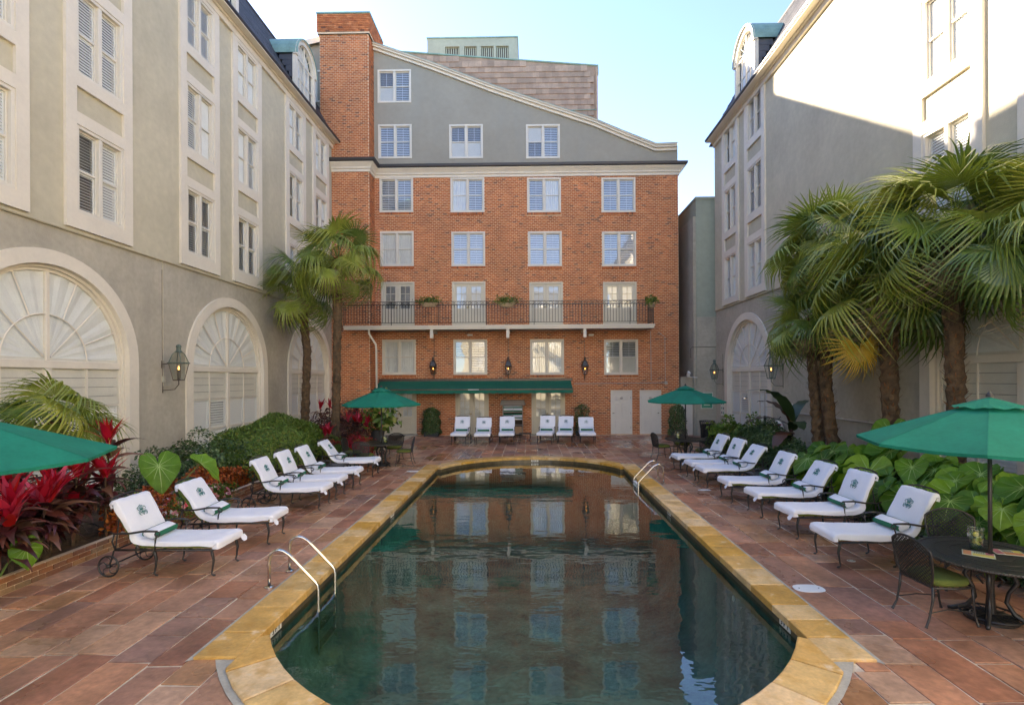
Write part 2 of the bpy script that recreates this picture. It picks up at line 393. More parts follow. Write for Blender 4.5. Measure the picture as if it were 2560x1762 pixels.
while x < 8.4:
    w = random.uniform(.30, .50)
    if x < -PO-.045 < x+w+.1: w = -PO-.045-x
    elif x < PO+.045 < x+w+.1: w = PO+.045-x
    y = -2.5+random.uniform(0, .6)
    while y < 24.6:
        l = random.choice((.4, .55, .7, .85, 1.05))*random.uniform(.85, 1.15)
        y1 = min(y+l, 24.80)
        parts = [(x, x+w)]
        if w > .5 and random.random() < .16: parts = [(x, x+w*.52), (x+w*.52, x+w)]
        for xa, xb in parts:
            g = .012; j = lambda: random.uniform(-.012, .012)
            q = [(xa+g+j(), y+g+j()), (xb-g+j(), y+g+j()), (xb-g+j(), y1-g+j()), (xa+g+j(), y1-g+j())]
            cx, cy = (xa+xb)/2, (y+y1)/2
            if cx > 6.35 and cy < 19.2 and cy > 4.6: continue
            if cx < -5.7 and cy > 16.0: continue
            if xb > 6.35 and 4.6 < cy < 19.2: q = clip(q, -1, 0, -6.36)
            q = outside_pool(q)
            if len(q) < 3: continue
            A = abs(sum(q[i][0]*q[(i+1) % len(q)][1]-q[(i+1) % len(q)][0]*q[i][1] for i in range(len(q))))/2
            if A < .012: continue
            c = (sum(p[0] for p in q)/len(q), sum(p[1] for p in q)/len(q), 0)
            s = A/max(1, c[1])**3 if seen(c, 150) else 0
            if 4.6 < cy and (cx < -6.72): continue
            stones.append((s, q, c))
        y = y1
    x += w
stones.sort(key=lambda t: -t[0])
big = MB()
for i, (s, q, c) in enumerate(stones):
    z = random.uniform(-.003, .003)
    if i < 300:
        b = MB(); b.poly([(p[0]-c[0], p[1]-c[1]) for p in q], -.03, z, inset=.006)
        ob('paving_stone', b, patio, T(*c), mats=['flag'])
    else:
        big.cr = random.random(); big.poly(q, -.03, z, inset=.006)
ob('paving_stones', big, patio, mats=['flag'], kind='stuff')
# coping
pool = ob('pool_coping', None, kind='structure')
ring(outline(.10), outline(.455), .004, 'mortar_line', 'joint_grey', pool)
def cstone(q, z):
    c = (sum(p[0] for p in q)/len(q), sum(p[1] for p in q)/len(q))
    b = MB(); b.poly([(p[0]-c[0], p[1]-c[1]) for p in q], -.055, z, inset=.012)
    ob('coping_stone', b, pool, T(c[0], c[1], 0), mats=['coping'])
for s in (1, -1):
    y = 4.91
    while y < 16.1:
        l = random.uniform(.38, .62); y1 = min(y+l, 16.12)
        if 16.12-y1 < .25: y1 = 16.12
        xi = 2.845 if (y1 > 5.3 and y < 15.7) else 2.862
        q = [(s*xi, y+.004), (s*PO, y+.004), (s*PO, y1-.004), (s*xi, y1-.004)]
        cstone(q if s > 0 else q[::-1], random.uniform(.026, .034)); y = y1
for (c, R, a0, a1, n) in ((CN, RN, pi+an-.03, 2*pi-an+.03, 13), (CF, RF, af-.03, pi-af+.03, 14)):
    for i in range(n):
        t0, t1 = a0+(a1-a0)*(i+.012)/n, a0+(a1-a0)*(i+.988)/n; tm = (t0+t1)/2
        q = [((R-.035)*cos(t1), c+(R-.035)*sin(t1)), ((R-.035)*cos(tm), c+(R-.035)*sin(tm)), ((R-.035)*cos(t0), c+(R-.035)*sin(t0)), ((R+.39)*cos(t0), c+(R+.39)*sin(t0)), ((R+.392)*cos(tm), c+(R+.392)*sin(tm)), ((R+.39)*cos(t1), c+(R+.39)*sin(t1))]
        q = clip(clip(q, -1, 0, -2.852), 1, 0, -2.852)
        cstone(q, random.uniform(.022, .03))
# basin
ol = outline(0); n = len(ol); b = MB()
vs = [(p[0], p[1], z) for z in (-.04, -.27, -.45) for p in ol]
b.add(vs, [(i, n+i, n+(i+1) % n, (i+1) % n) for i in range(n)], 0)
b.f += [(n+i, 2*n+i, 2*n+(i+1) % n, n+(i+1) % n) for i in range(n)]; b.m += [1]*n; b.r += [0]*n
ob('pool_walls', b, kind='structure', mats=['pool_tile', 'pool_plaster'])
tri = tessellate_polygon([[Vector((*p, 0)) for p in ol]])
b = MB(); vs = []; lv = [(0, 0), (.02, -.45), (.10, -.75), (.28, -.93), (.6, -1.0), (1., -1.0)]
for f, z in lv:
    for p in ol: cy = min(max(p[1], 7.2), 14.0); d = .62+.38*min(1, max(0, (p[1]-5)/9)); vs.append((p[0]*(1-f), p[1]+(cy-p[1])*f, -.2+z*(1.1+1.3*(d-.62)/.38)))
b.add(vs, [(i+k*n, (i+1) % n+k*n, (i+1) % n+(k+1)*n, i+(k+1)*n) for k in range(5) for i in range(n)])
ob('pool_basin', b, kind='structure', mats=['pool_plaster'], smooth=True)
b = MB(); b.add([(p[0], p[1], -.15) for p in ol], [t if (Vector((*ol[t[1]], 0))-Vector((*ol[t[0]], 0))).cross(Vector((*ol[t[2]], 0))-Vector((*ol[t[0]], 0))).z > 0 else t[::-1] for t in tri])
ob('pool_water', b, kind='structure', mats=['water'])
def text_mesh(s, size, depth=.002):
    c = bpy.data.curves.new('t', 'FONT'); c.body = s; c.size = size; c.extrude = depth; c.align_x = 'CENTER'; c.align_y = 'CENTER'; c.resolution_u = 2
    o = bpy.data.objects.new('t', c); COL.objects.link(o); dg = bpy.context.evaluated_depsgraph_get()
    me = bpy.data.meshes.new_from_object(o.evaluated_get(dg)); bpy.data.objects.remove(o); bpy.data.curves.remove(c); return me
def text(name, s, size, m, parent, M, **k):
    me = text_mesh(s, size); me.materials.clear(); me.materials.append(MT[m]); return ob(name, me, parent, M, **k)
# depth markers on the waterline tiles: white tile, dark characters
def marker(s, O, u, w, lab):
    M = frame(O, u, (0, 0, 1), w)
    t = thing('depth_marker', lab, 'depth marker', M, 'depth markers on the pool edge')
    b = MB(); n = len(s)
    for i in range(n): b.box((-.085*n/2+.085*i+.004, -.04, 0), (-.085*n/2+.085*i+.081, .04, .006))
    ob('tile', b, t, M, mats=['marker_white'])
    text('lettering', ' '.join(s), .085, 'black_plastic', t, M @ T(0, 0, .008))
marker('3FT', (-PI_+.002, 5.72, -.095), (0, 1, 0), (1, 0, 0), 'white 3 FT depth marker beside the near handrail')
marker('3FT', (PI_-.002, 5.85, -.095), (0, -1, 0), (-1, 0, 0), 'white 3 FT depth marker on the near right pool edge')
marker('5FT', (-PI_+.002, 10.6, -.095), (0, 1, 0), (1, 0, 0), 'small depth marker halfway along the left pool edge')
marker('5FT', (PI_-.002, 10.7, -.095), (0, -1, 0), (-1, 0, 0), 'small depth marker halfway along the right pool edge')
marker('8FT', (.15, CF+RF-.012, -.085), (1, 0, 0), (0, -1, 0), 'white 8 FT depth marker on the far curved end of the pool')
for x_, y_, z_, l_ in ((-PI_, 5.55, -.42, 'round white water inlet under the near left edge'), (-PI_, 6.25, -.45, 'round white water inlet just before the near ladder'), (PI_, 7.3, -.42, 'round white water inlet under the near right edge')):
    b = MB(); s = 1 if x_ < 0 else -1; b.lathe([(.05, 0), (.045, .015), (.02, .018), (.0, .008)], 12); b.xf(T(x_+s*.002, y_, z_) @ RY(s*pi/2))
    ob('pool_inlet', b, None, label=l_, cat='pool fitting', group='white inlets in the pool wall', mats=['white_paint'])
# handrail ladders
def ladder(M, lab, steps=()):
    t = thing('pool_ladder', lab, 'pool ladder', M, 'steel pool ladders')
    for k, y in enumerate((-.285, .285)):
        p = [(0, 0, .0)]+[(0, 0, .32)]+[(.13-.13*cos(a), 0, .34+.15*sin(a)) for a in [i*pi/10 for i in range(1, 6)]]
        p += [(.19, 0, .475), (.26, 0, .43)]+[(.26+.345*i/6, 0, .43-.36*i/6) for i in range(1, 7)]+[(.635, 0, .03), (.645, 0, -.02), (.645, 0, -.9), (.60, 0, -.95)]
        b = MB(); b.tube([(q[0], y, q[2]) for q in p], .021, 10); ob('handrail', b, t, M, mats=['steel'], smooth=True)
        b = MB(); b.lathe([(.06, 0), (.06, .012), (.03, .022), (.024, .022)], 14, c=(0, y, .002)); ob('flange', b, t, M, mats=['steel'])
    for z in (-.32, -.56, -.8):
        b = MB(); b.box((.58, -.27, z), (.68, .27, z+.02)); ob('step', b, t, M, mats=['steel'])
    for z in steps: b = MB(); b.cham((.60, -.25, z), (.68, .25, z+.03), .006); ob('step', b, t, M, mats=['white_paint'])
ladder(T(-3.42, 6.92, 0), 'near steel ladder with curved handrails on the left edge')
ladder(T(3.43, 13.55, 0) @ RZ(pi), 'far steel ladder with curved handrails on the right edge', (-.13, -.06))
def lid(x, y, a, c, lab, nm='skimmer_lid'):
    b = MB(); b.poly([(a*cos(t)*(1-.05*cos(4*t)), c*sin(t)*(1-.05*cos(4*t))) for t in [2*pi*i/24 for i in range(24)]], 0, .006, inset=.004)
    t = thing(nm, lab, 'drain cover', T(x, y, .0035), 'pale covers set in the paving')
    ob('plate', b, t, WM[t.name], mats=['sign_white'])
    for s in (-1, 1):
        b = MB(); b.lathe([(.010, 0), (.010, .002), (0, .002)], 8); ob('screw', b, t, WM[t.name] @ T(s*a*.62, 0, .006), mats=['black_plastic'])
lid(3.56, 6.62, .20, .13, 'large oval white skimmer lid beside the right pool edge')
lid(-3.45, 15.05, .22, .10, 'pale cover by the far left pool corner')
lid(4.2, 12.45, .16, .07, 'small pale cover under the right loungers')
lid(4.72, 7.62, .06, .05, 'tiny round pale cover under the nearest right lounger')
# ------------------------------------------------------------------ wall helpers (local u, v, w)
def wall(u0, u1, v0, v1, ops=(), w=0., depth=.25, top=None):
    """sheet with rectangular openings and reveals; ops = (u0,u1,v0,v1[,'arch',R,spring])"""
    b = MB(); us = sorted({u0, u1, *[o[0] for o in ops], *[o[1] for o in ops]}); vs = sorted({v0, v1, *[o[2] for o in ops], *[o[3] for o in ops]})
    us = [u for u in us if u0 <= u <= u1]; vs = [v for v in vs if v0 <= v <= v1]
    for i in range(len(us)-1):
        for j in range(len(vs)-1):
            cu, cv = (us[i]+us[i+1])/2, (vs[j]+vs[j+1])/2
            if any(o[0] < cu < o[1] and o[2] < cv < o[3] for o in ops): continue
            b.quad((us[i], vs[j], w), (us[i+1], vs[j], w), (us[i+1], vs[j+1], w), (us[i], vs[j+1], w))
    for o in ops:
        a, c, d, e = o[:4]
        if len(o) > 4:
            R, sp = o[5], o[6]; cu = (a+c)/2; n = 24; A = [(cu+R*cos(pi*k/n), sp+R*sin(pi*k/n)) for k in range(n+1)]
            for k in range(n):
                p, q = A[k], A[k+1]; b.quad((p[0], e, w), (q[0], e, w), (q[0], q[1], w), (p[0], p[1], w)) if True else 0
                b.quad((p[0], p[1], w), (q[0], q[1], w), (q[0], q[1], w-depth), (p[0], p[1], w-depth))
            for s, uu in ((1, cu+R), (-1, cu-R)):
                b.quad((uu, d, w), (uu, sp, w), (uu, sp, w-depth), (uu, d, w-depth))
        else:
            for p, q in (((a, d), (c, d)), ((c, d), (c, e)), ((c, e), (a, e)), ((a, e), (a, d))):
                b.quad((p[0], p[1], w), (q[0], q[1], w), (q[0], q[1], w-depth), (p[0], p[1], w-depth))
    return b
def rframe(b, u0, u1, v0, v1, t, w0, w1, mi=0, tb=None):
    tb = t if tb is None else tb
    b.cham((u0, v0, w0), (u1, v0+tb, w1), .004, mi); b.cham((u0, v1-tb, w0), (u1, v1, w1), .004, mi)
    b.cham((u0, v0+tb, w0), (u0+t, v1-tb, w1-.0015), .004, mi); b.cham((u1-t, v0+tb, w0), (u1, v1-tb, w1-.0015), .004, mi)
_mc = {}
def cached(key, fn):
    if key not in _mc: _mc[key] = fn()
    return _mc[key]
def mk(fn, name, mats, smooth=False):
    def g():
        b = MB(); fn(b); return b.mesh(name, mats, smooth)
    return g
def slats(u0, u1, v0, v1, w, pitch=.045, tilt=.6, dep=.03, tape=False):
    def f(b):
        v = v0+pitch/2
        while v < v1:
            dy = dep*.5*sin(tilt); dz = dep*.5*cos(tilt)
            b.quad((u0, v-dy, w+dz), (u1, v-dy, w+dz), (u1, v+dy, w-dz), (u0, v+dy, w-dz)); v += pitch
        if tape: b.box(((u0+u1)/2-.006, v0, w+dep*.5), ((u0+u1)/2+.006, v1, w+dep*.5+.002))
    return f
def window(parent, M, W, H, style, casing=.085, label=None, shutter=False):
    gm = 'facade_glass' if parent.name.startswith('brick') else 'glass'
    # double casement: window > sash, pane, blind; local u, v with 0,0 at the bottom centre
    key = (round(W, 2), round(H, 2), casing)
    def casef(b):
        rframe(b, -W/2, W/2, 0, H, casing, -.20, .022)
        b.cham((-.045, casing, -.20), (.045, H-casing, .012), .004)
    win = ob('window', cached(('case',)+key, mk(casef, 'window_casing', ['cream_paint'])), parent, M, label=label)
    for s, st in ((-1, style[0]), (1, style[1])):
        ua, ub = sorted((s*.047, s*(W/2-casing-.002)))
        va, vb = casing+.002, H-casing-.002; vm = (va+vb)/2
        def sashf(b):
            rframe(b, ua, ub, va, vb, .035, -.085, -.045, tb=.04); b.cham((ua+.035, vm-.02, -.085), (ub-.035, vm+.02, -.042), .003)
            if st in 'gG': b.box(((ua+ub)/2-.009, va+.04, -.075), ((ua+ub)/2+.009, vm-.02, -.055)); b.box(((ua+ub)/2-.009, vm+.02, -.075), ((ua+ub)/2+.009, vb-.04, -.055))
        ob('sash', cached(('sash', s, st in 'gG')+key, mk(sashf, 'sash', ['cream_paint'])), win, M)
        for k, (pa, pb) in enumerate(((va+.04, vm-.02), (vm+.02, vb-.04))):
            ob('pane', cached(('pane', s, k, gm)+key, mk(lambda b: b.quad((ua+.035, pa, -.065), (ub-.035, pa, -.065), (ub-.035, pb, -.065), (ua+.035, pb, -.065)), 'pane', [gm])), win, M)
        wb = -.095
        if st in 'bB':
            ob('blind', cached(('bl', s, st)+key, mk(slats(ua+.01, ub-.01, va, vb, wb, .085, .9 if st == 'b' else 1.1, .075, True), 'blind', ['blind_slat'])), win, M)
        elif st == 'h':
            def hf(b): slats(ua+.01, ub-.01, vm, vb, wb, .085, .6, .06, True)(b); b.quad((ua, va, wb), (ub, va, wb), (ub, vm, wb), (ua, vm, wb), 1)
            ob('blind', cached(('bl', s, st)+key, mk(hf, 'blind', ['blind_slat', 'shade_cloth'])), win, M)
        elif st == 'H':
            def hf(b): slats(ua+.01, ub-.01, va, vm, wb, .085, .6, .06, True)(b); b.quad((ua, vm, wb), (ub, vm, wb), (ub, vb, wb), (ua, vb, wb), 1)
            ob('blind', cached(('bl', s, st)+key, mk(hf, 'blind', ['blind_slat', 'shade_cloth'])), win, M)
        elif st in 'cg':
            def cf(b):
                n = 22
                for i in range(n):
                    x0 = ua+(ub-ua)*i/n; x1 = ua+(ub-ua)*(i+1)/n; z0 = wb+.012*sin(i*2.1); z1 = wb+.012*sin((i+1)*2.1)
                    b.quad((x0, va, z0), (x1, va, z1), (x1, vb, z1), (x0, vb, z0))
            ob('curtain', cached(('cu', s)+key, mk(cf, 'curtain', ['curtain'], True)), win, M)
        elif st in 'sS':      # louvred shutter inside: stiles plus slats
            def sf(b):
                for (a, c) in ((va, vm), (vm, vb)):
                    rframe(b, ua+.004, ub-.004, a+.004, c-.004, .05, wb-.012, wb+.012)
                    slats(ua+.054, ub-.054, a+.05, c-.05, wb, .062, .62 if st == 's' else 1.12, .055 if st == 's' else .068)(b)
            ob('shutter', cached(('sh', s, st)+key, mk(sf, 'shutter', ['white_paint'])), win, M)
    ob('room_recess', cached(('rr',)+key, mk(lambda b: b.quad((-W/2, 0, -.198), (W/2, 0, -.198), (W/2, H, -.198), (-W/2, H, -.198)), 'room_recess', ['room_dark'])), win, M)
    return win
def french_door(parent, M, W, H, rows=3, blind='c', glassfrac=.58, knob='brass'):
    key = (round(W, 2), round(H, 2), rows, blind)
    win = ob('french_door', cached(('fd',)+key, mk(lambda b: (rframe(b, -W/2, W/2, -.02, H, .09, -.12, .022, tb=.02), b.box((-W/2+.09, H-.09, -.12), (W/2-.09, H-.021, .02))), 'door_casing', ['door_paint'])), parent, M)
    for s in (-1, 1):
        ua, ub = sorted((s*.004, s*(W/2-.093))); va, vb = .01, H-.094
        g0 = va+(vb-va)*(1-glassfrac); st = .13
        def lf(b):
            b.box((ua, va, -.075), (ua+st, vb, -.03)); b.box((ub-st, va, -.075), (ub, vb, -.03))
            b.box((ua+st, va, -.075), (ub-st, va+.2, -.031)); b.box((ua+st, vb-.12, -.075), (ub-st, vb, -.031)); b.box((ua+st, g0-.14, -.075), (ub-st, g0, -.031))
            b.box((ua+st, va+.2, -.075), (ub-st, g0-.14, -.052)); b.cham((ua+st+.04, va+.24, -.052), (ub-st-.04, g0-.18, -.036), .01)
            b.box(((ua+ub)/2-.012, g0, -.07), ((ua+ub)/2+.012, vb-.12, -.04))
            for k in range(1, rows): v = g0+(vb-.12-g0)*k/rows; b.box((ua+st, v-.012, -.07), (ub-st, v+.012, -.041))
        ob('door_leaf', cached(('leaf', s)+key, mk(lf, 'door_leaf', ['door_paint'])), win, M)
        for i, (x0, x1) in enumerate(((ua+st, (ua+ub)/2-.012), ((ua+ub)/2+.012, ub-st))):
            for k in range(rows):
                y0 = g0+(vb-.12-g0)*k/rows+.012; y1 = g0+(vb-.12-g0)*(k+1)/rows-.012
                ob('pane', cached(('fp', s, i, k)+key, mk(lambda b: b.quad((x0, y0, -.056), (x1, y0, -.056), (x1, y1, -.056), (x0, y1, -.056)), 'pane', ['facade_glass'])), win, M)
        if blind == 'b': ob('blind', cached(('fb', s)+key, mk(slats(ua+st, ub-st, g0, vb-.12, -.1, .055, .45, .05), 'blind', ['blind_slat'])), win, M)
        else: ob('curtain', cached(('fb', s)+key, mk(lambda b: b.quad((ua+st-.02, g0-.05, -.1), (ub-st+.02, g0-.05, -.1), (ub-st+.02, vb-.1, -.1), (ua+st-.02, vb-.1, -.1)), 'curtain', ['curtain'])), win, M)
    def kf(b): b.lathe([(.022, 0), (.022, .01), (.012, .02), (.012, .045), (.03, .06), (.03, .08), (0, .09)], 10); b.tube([(0, 0, .07), (-.1, 0, .075)], .009, 5)
    ob('door_handle', cached('knob', mk(kf, 'door_handle', [knob], True)), win, M @ T(-.05, .98, -.028))
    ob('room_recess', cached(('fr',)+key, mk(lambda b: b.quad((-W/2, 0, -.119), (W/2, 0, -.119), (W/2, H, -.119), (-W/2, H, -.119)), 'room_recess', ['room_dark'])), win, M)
    return win
def panel_door(parent, M, W, H, hinge, plaque=True):
    d = ob('door', cached(('pd', W, H), mk(lambda b: (rframe(b, -W/2, W/2, 0, H, .06, -.08, .022, tb=.05), b.box((-W/2+.06, .051, -.08), (W/2-.06, H-.051, -.03))), 'door', ['white_door'])), parent, M)
    def pf(b): b.cham((-.13, 0, 0), (.13, 1, .012), .012)
    for i, (v0, hh) in enumerate(((.14, .52), (.82, .68), (1.62, .22))):
        for s in (-1, 1):
            ob('door_panel', cached(('dp', i), mk(lambda b: b.cham((-.125, 0, 0), (.125, hh, .014), .012), 'door_panel', ['white_door'])), d, M @ T(s*.18, v0, -.0295))
    ob('door_handle', cached('lever', mk(lambda b: (b.lathe([(.025, 0), (.025, .01), (.01, .012), (.01, .05), (0, .05)], 8), b.tube([(0, 0, .045), (.09, 0, .045)], .008, 5)), 'door_handle', ['bronze'])), d, M @ T(-hinge*(W/2-.11), 1.0, -.03) @ RZ(0 if hinge > 0 else pi))
    for v in (.3, 1.0, 1.75): ob('hinge', cached('hinge', mk(lambda b: b.box((-.008, -.05, 0), (.008, .05, .008)), 'hinge', ['bronze'])), d, M @ T(hinge*(W/2-.062), v, -.018))
    if plaque: ob('number_plaque', cached('plq', mk(lambda b: b.lathe([(.075, 0), (.075, .006), (.06, .009), (0, .009)], 16), 'number_plaque', ['grey_pipe'])), d, M @ T(.0, 1.72, -.012) @ SCL(1, .8, 1))
    return d
mat('white_door', (.70, .67, .60), .45, noise=(2, .04))

def fan_window(parent, M, R, spring, frame_t=.13, full=True, v0=0., shutters='S', curtain=True):
    """arched window: window > mullion, transom, muntin, pane, shutter, shade, curtain"""
    key = (R, spring, full, v0)
    n = 28
    def fr(b):   # outer ring and jambs
        for k in range(n):
            a0, a1 = pi*k/n, pi*(k+1)/n
            for (ro, ri, w1) in ((R, R-frame_t*.5, .0), (R-frame_t*.5, R-frame_t, -.05)):
                q = [(r*cos(a), spring+r*sin(a)) for r, a in ((ro, a0), (ro, a1), (ri, a1), (ri, a0))]
                b.quad(*[(p[0], p[1], w1-.08) for p in q]); b.quad((*q[3], w1-.08), (*q[2], w1-.08), (*q[2], w1-.2), (*q[3], w1-.2))
        for s in (-1, 1):
            for (ro, ri, w1) in ((R, R-frame_t*.5, -.08), (R-frame_t*.5, R-frame_t, -.13)):
                b.box((min(s*ro, s*ri), v0, w1-.12), (max(s*ro, s*ri), spring, w1))
    win = ob('window', cached(('fw',)+key, mk(fr, 'arch_frame', ['cream_trim'])), parent, M)
    Ri = R-frame_t
    tb = .16 if full else .08
    ob('transom', cached(('tr',)+key, mk(lambda b: b.cham((-Ri, spring-tb, -.22), (Ri, spring, -.10), .01), 'transom', ['cream_trim'])), win, M)
    mt = .07 if full else .04
    ob('mullion', cached(('mu',)+key, mk(lambda b: (b.cham((-mt, v0, -.22), (mt, spring-tb, -.10), .01), b.cham((-mt*.6, spring, -.22), (mt*.6, spring+Ri, -.11), .01)), 'mullion', ['cream_trim'])), win, M)
    rr = Ri*.52
    angs = [pi*k/8 for k in range(9)]
    def mf(b):
        for k, a in enumerate(angs[1:-1], 1):
            if k == 4: continue
            r0 = .10 if k in (2, 6) else rr
            b.tube([(r0*cos(a), spring+r0*sin(a), -.14), (Ri*cos(a), spring+Ri*sin(a), -.14)], .017 if full else .012, 4)
        b.tube([(rr*cos(pi*k/24), spring+rr*sin(pi*k/24), -.14) for k in range(25)], .017 if full else .012, 4)
        if full:
            for s in (-1, 1):
                b.box((s*Ri/2+s*.03-.016, v0, -.155), (s*Ri/2+s*.03+.016, spring-tb, -.125))
                for v in HV: b.box((min(s*mt, s*Ri), v-.014, -.154), (max(s*mt, s*Ri), v+.014, -.126))
        else:
            for s in (-1, 1): b.box((min(s*mt, s*Ri), v0+(spring-v0)*.5-.015, -.154), (max(s*mt, s*Ri), v0+(spring-v0)*.5+.015, -.126))
    HV = [spring-.96-.87*k for k in range(3)]
    ob('muntins', cached(('mn',)+key, mk(mf, 'muntins', ['cream_trim'])), win, M)
    for k in range(8):   # fan panes
        a0, a1 = angs[k], angs[k+1]
        def pf(b):
            am = (a0+a1)/2; b.add([(0, spring, -.14)]+[(Ri*cos(a), spring+Ri*sin(a), -.14) for a in (a0, am, a1)], [(0, 1, 2, 3)])
        ob('pane', cached(('fpn', k)+key, mk(pf, 'pane', ['glass'])), win, M)
    vv = ([spring-tb]+HV+[v0]) if full else [spring-tb, v0+(spring-v0)*.5, v0]
    for s in (-1, 1):
        us = [s*mt, s*Ri/2+s*.03, s*Ri] if full else [s*mt, s*Ri]
        for i in range(len(us)-1):
            for j in range(len(vv)-1):
                ob('pane', cached(('lp', s, i, j)+key, mk(lambda b: b.quad((us[i], vv[j], -.14), (us[i+1], vv[j], -.14), (us[i+1], vv[j+1], -.14), (us[i], vv[j+1], -.14)), 'pane', ['glass'])), win, M)
    wb = -.172
    def cf(b):
        m_ = 48
        for k in range(m_):
            a0, a1 = pi*k/m_, pi*(k+1)/m_; z0, z1 = wb+.014*sin(k*1.9), wb+.014*sin((k+1)*1.9)
            b.add([(.02*cos(a0), spring, wb), (Ri*cos(a0), spring+Ri*sin(a0), z0), (Ri*cos(a1), spring+Ri*sin(a1), z1)], [(0, 1, 2)])
    ob('curtain', cached(('ct',)+key, mk(cf, 'curtain', ['curtain'], True)), win, M)
    if full:
        ob('shade', cached(('sd',)+key, mk(lambda b: [b.box((-Ri, HV[0]+.02+.2*k, wb), (Ri, HV[0]+.21+.2*k, wb+.012+.002*k)) for k in range(5)], 'shade', ['shade_cloth'])), win, M)
        pw = (Ri-mt)/2
        for s in (-1, 1):
            for i in range(2):
                ua, ub = sorted((s*(mt+pw*i+.01), s*(mt+pw*(i+1)-.01)))
                for j, (a, c) in enumerate(((v0+.02, HV[1]+.0), (HV[1]+.01, HV[0]))):
                    def sf(b):
                        rframe(b, ua, ub, a, c, .07, wb-.02, wb+.014); slats(ua+.07, ub-.07, a+.07, c-.07, wb, .075, (1.1, .7, 1.15, 1.05)[(i*2+j+(s > 0)) % 4], .082)(b)
                    ob('shutter', cached(('fs', s, i, j)+key, mk(sf, 'shutter', ['white_paint'])), win, M)
    else:
        ob('blind', cached(('db',)+key, mk(slats(-Ri, Ri, v0, spring-tb, wb, .06, .8, .055), 'blind', ['blind_slat'])), win, M)
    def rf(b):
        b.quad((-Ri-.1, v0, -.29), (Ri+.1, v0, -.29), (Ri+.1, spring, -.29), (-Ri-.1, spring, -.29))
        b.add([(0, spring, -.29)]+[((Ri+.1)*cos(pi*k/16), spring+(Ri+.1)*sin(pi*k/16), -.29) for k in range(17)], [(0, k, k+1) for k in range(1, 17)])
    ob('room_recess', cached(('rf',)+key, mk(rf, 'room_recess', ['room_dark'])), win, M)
    return win
def arch_surround(parent, M, R0, R1, spring, v0=0.):
    def f(b):
        n = 32; w0, w1 = -.03, .05
        for k in range(n):
            a0, a1 = pi*k/n, pi*(k+1)/n
            q = [(r*cos(a), spring+r*sin(a)) for r, a in ((R1, a0), (R1, a1), (R0, a1), (R0, a0))]
            b.quad(*[(p[0], p[1], w1) for p in q])
            b.quad((*q[1], w1), (*q[0], w1), (*q[0], w0), (*q[1], w0)); b.quad((*q[3], w1), (*q[2], w1), (*q[2], -.2), (*q[3], -.2))
        for s in (-1, 1):
            a, c = sorted((s*R0, s*R1)); b.box((a, v0, -.2 if False else w0), (c, spring, w1)); b.quad((s*R0, v0, w0), (s*R0, spring, w0), (s*R0, spring, -.2), (s*R0, v0, -.2))
    return ob('arch_surround', cached(('as', R0, R1, spring), mk(f, 'arch_surround', ['cream_trim'])), parent, M)
def tiles(parent, M, name, many, u0, u1, v0, v1, tw, th, m, keep=None, nparts=200, proud=.012, lap=1.12, parts_ok=True):
    """shingles on a local u,v plane, lower edge proud; nearest in view are parts"""
    unit = cached(('tile', name, tw, th), mk(lambda b: b.add([(0, 0, 0), (tw-.008, 0, 0), (tw-.008, th*lap, 0), (0, th*lap, 0), (0, 0, proud*2), (tw-.008, 0, proud*2), (tw-.008, th*lap, proud*.6), (0, th*lap, proud*.6)],
        [(4, 5, 6, 7), (0, 1, 5, 4), (1, 2, 6, 5), (3, 0, 4, 7), (2, 3, 7, 6)]), name, [m]))
    L = []; j = 0; v = v0
    while v+th*.5 < v1:
        u = u0-(tw/2 if j % 2 else 0)
        while u < u1:
            if (keep is None or keep(u+tw/2, v+th/2)) and u >= u0-.01 and u+tw <= u1+.02:
                p = M @ Vector((u+tw/2, v+th/2, 0)); L.append(((p-Vector((0, 0, HC))).length if seen(p, 20) else 999, u, v))
            u += tw
        v += th; j += 1
    L.sort(); big = MB()
    for i, (d, u, v) in enumerate(L):
        if i < nparts and d < 900: ob(name, unit, parent, M @ T(u, v, 0))
        else:
            big.cr = random.random()
            big.add([(u, v, 0), (u+tw-.008, v, 0), (u+tw-.008, v+th*lap, 0), (u, v+th*lap, 0), (u, v, proud*2), (u+tw-.008, v, proud*2), (u+tw-.008, v+th*lap, proud*.6), (u, v+th*lap, proud*.6)], [(4, 5, 6, 7), (0, 1, 5, 4), (1, 2, 6, 5), (3, 0, 4, 7), (2, 3, 7, 6)])
    if big.v: ob(many, big, parent, M, mats=[m], kind='stuff')

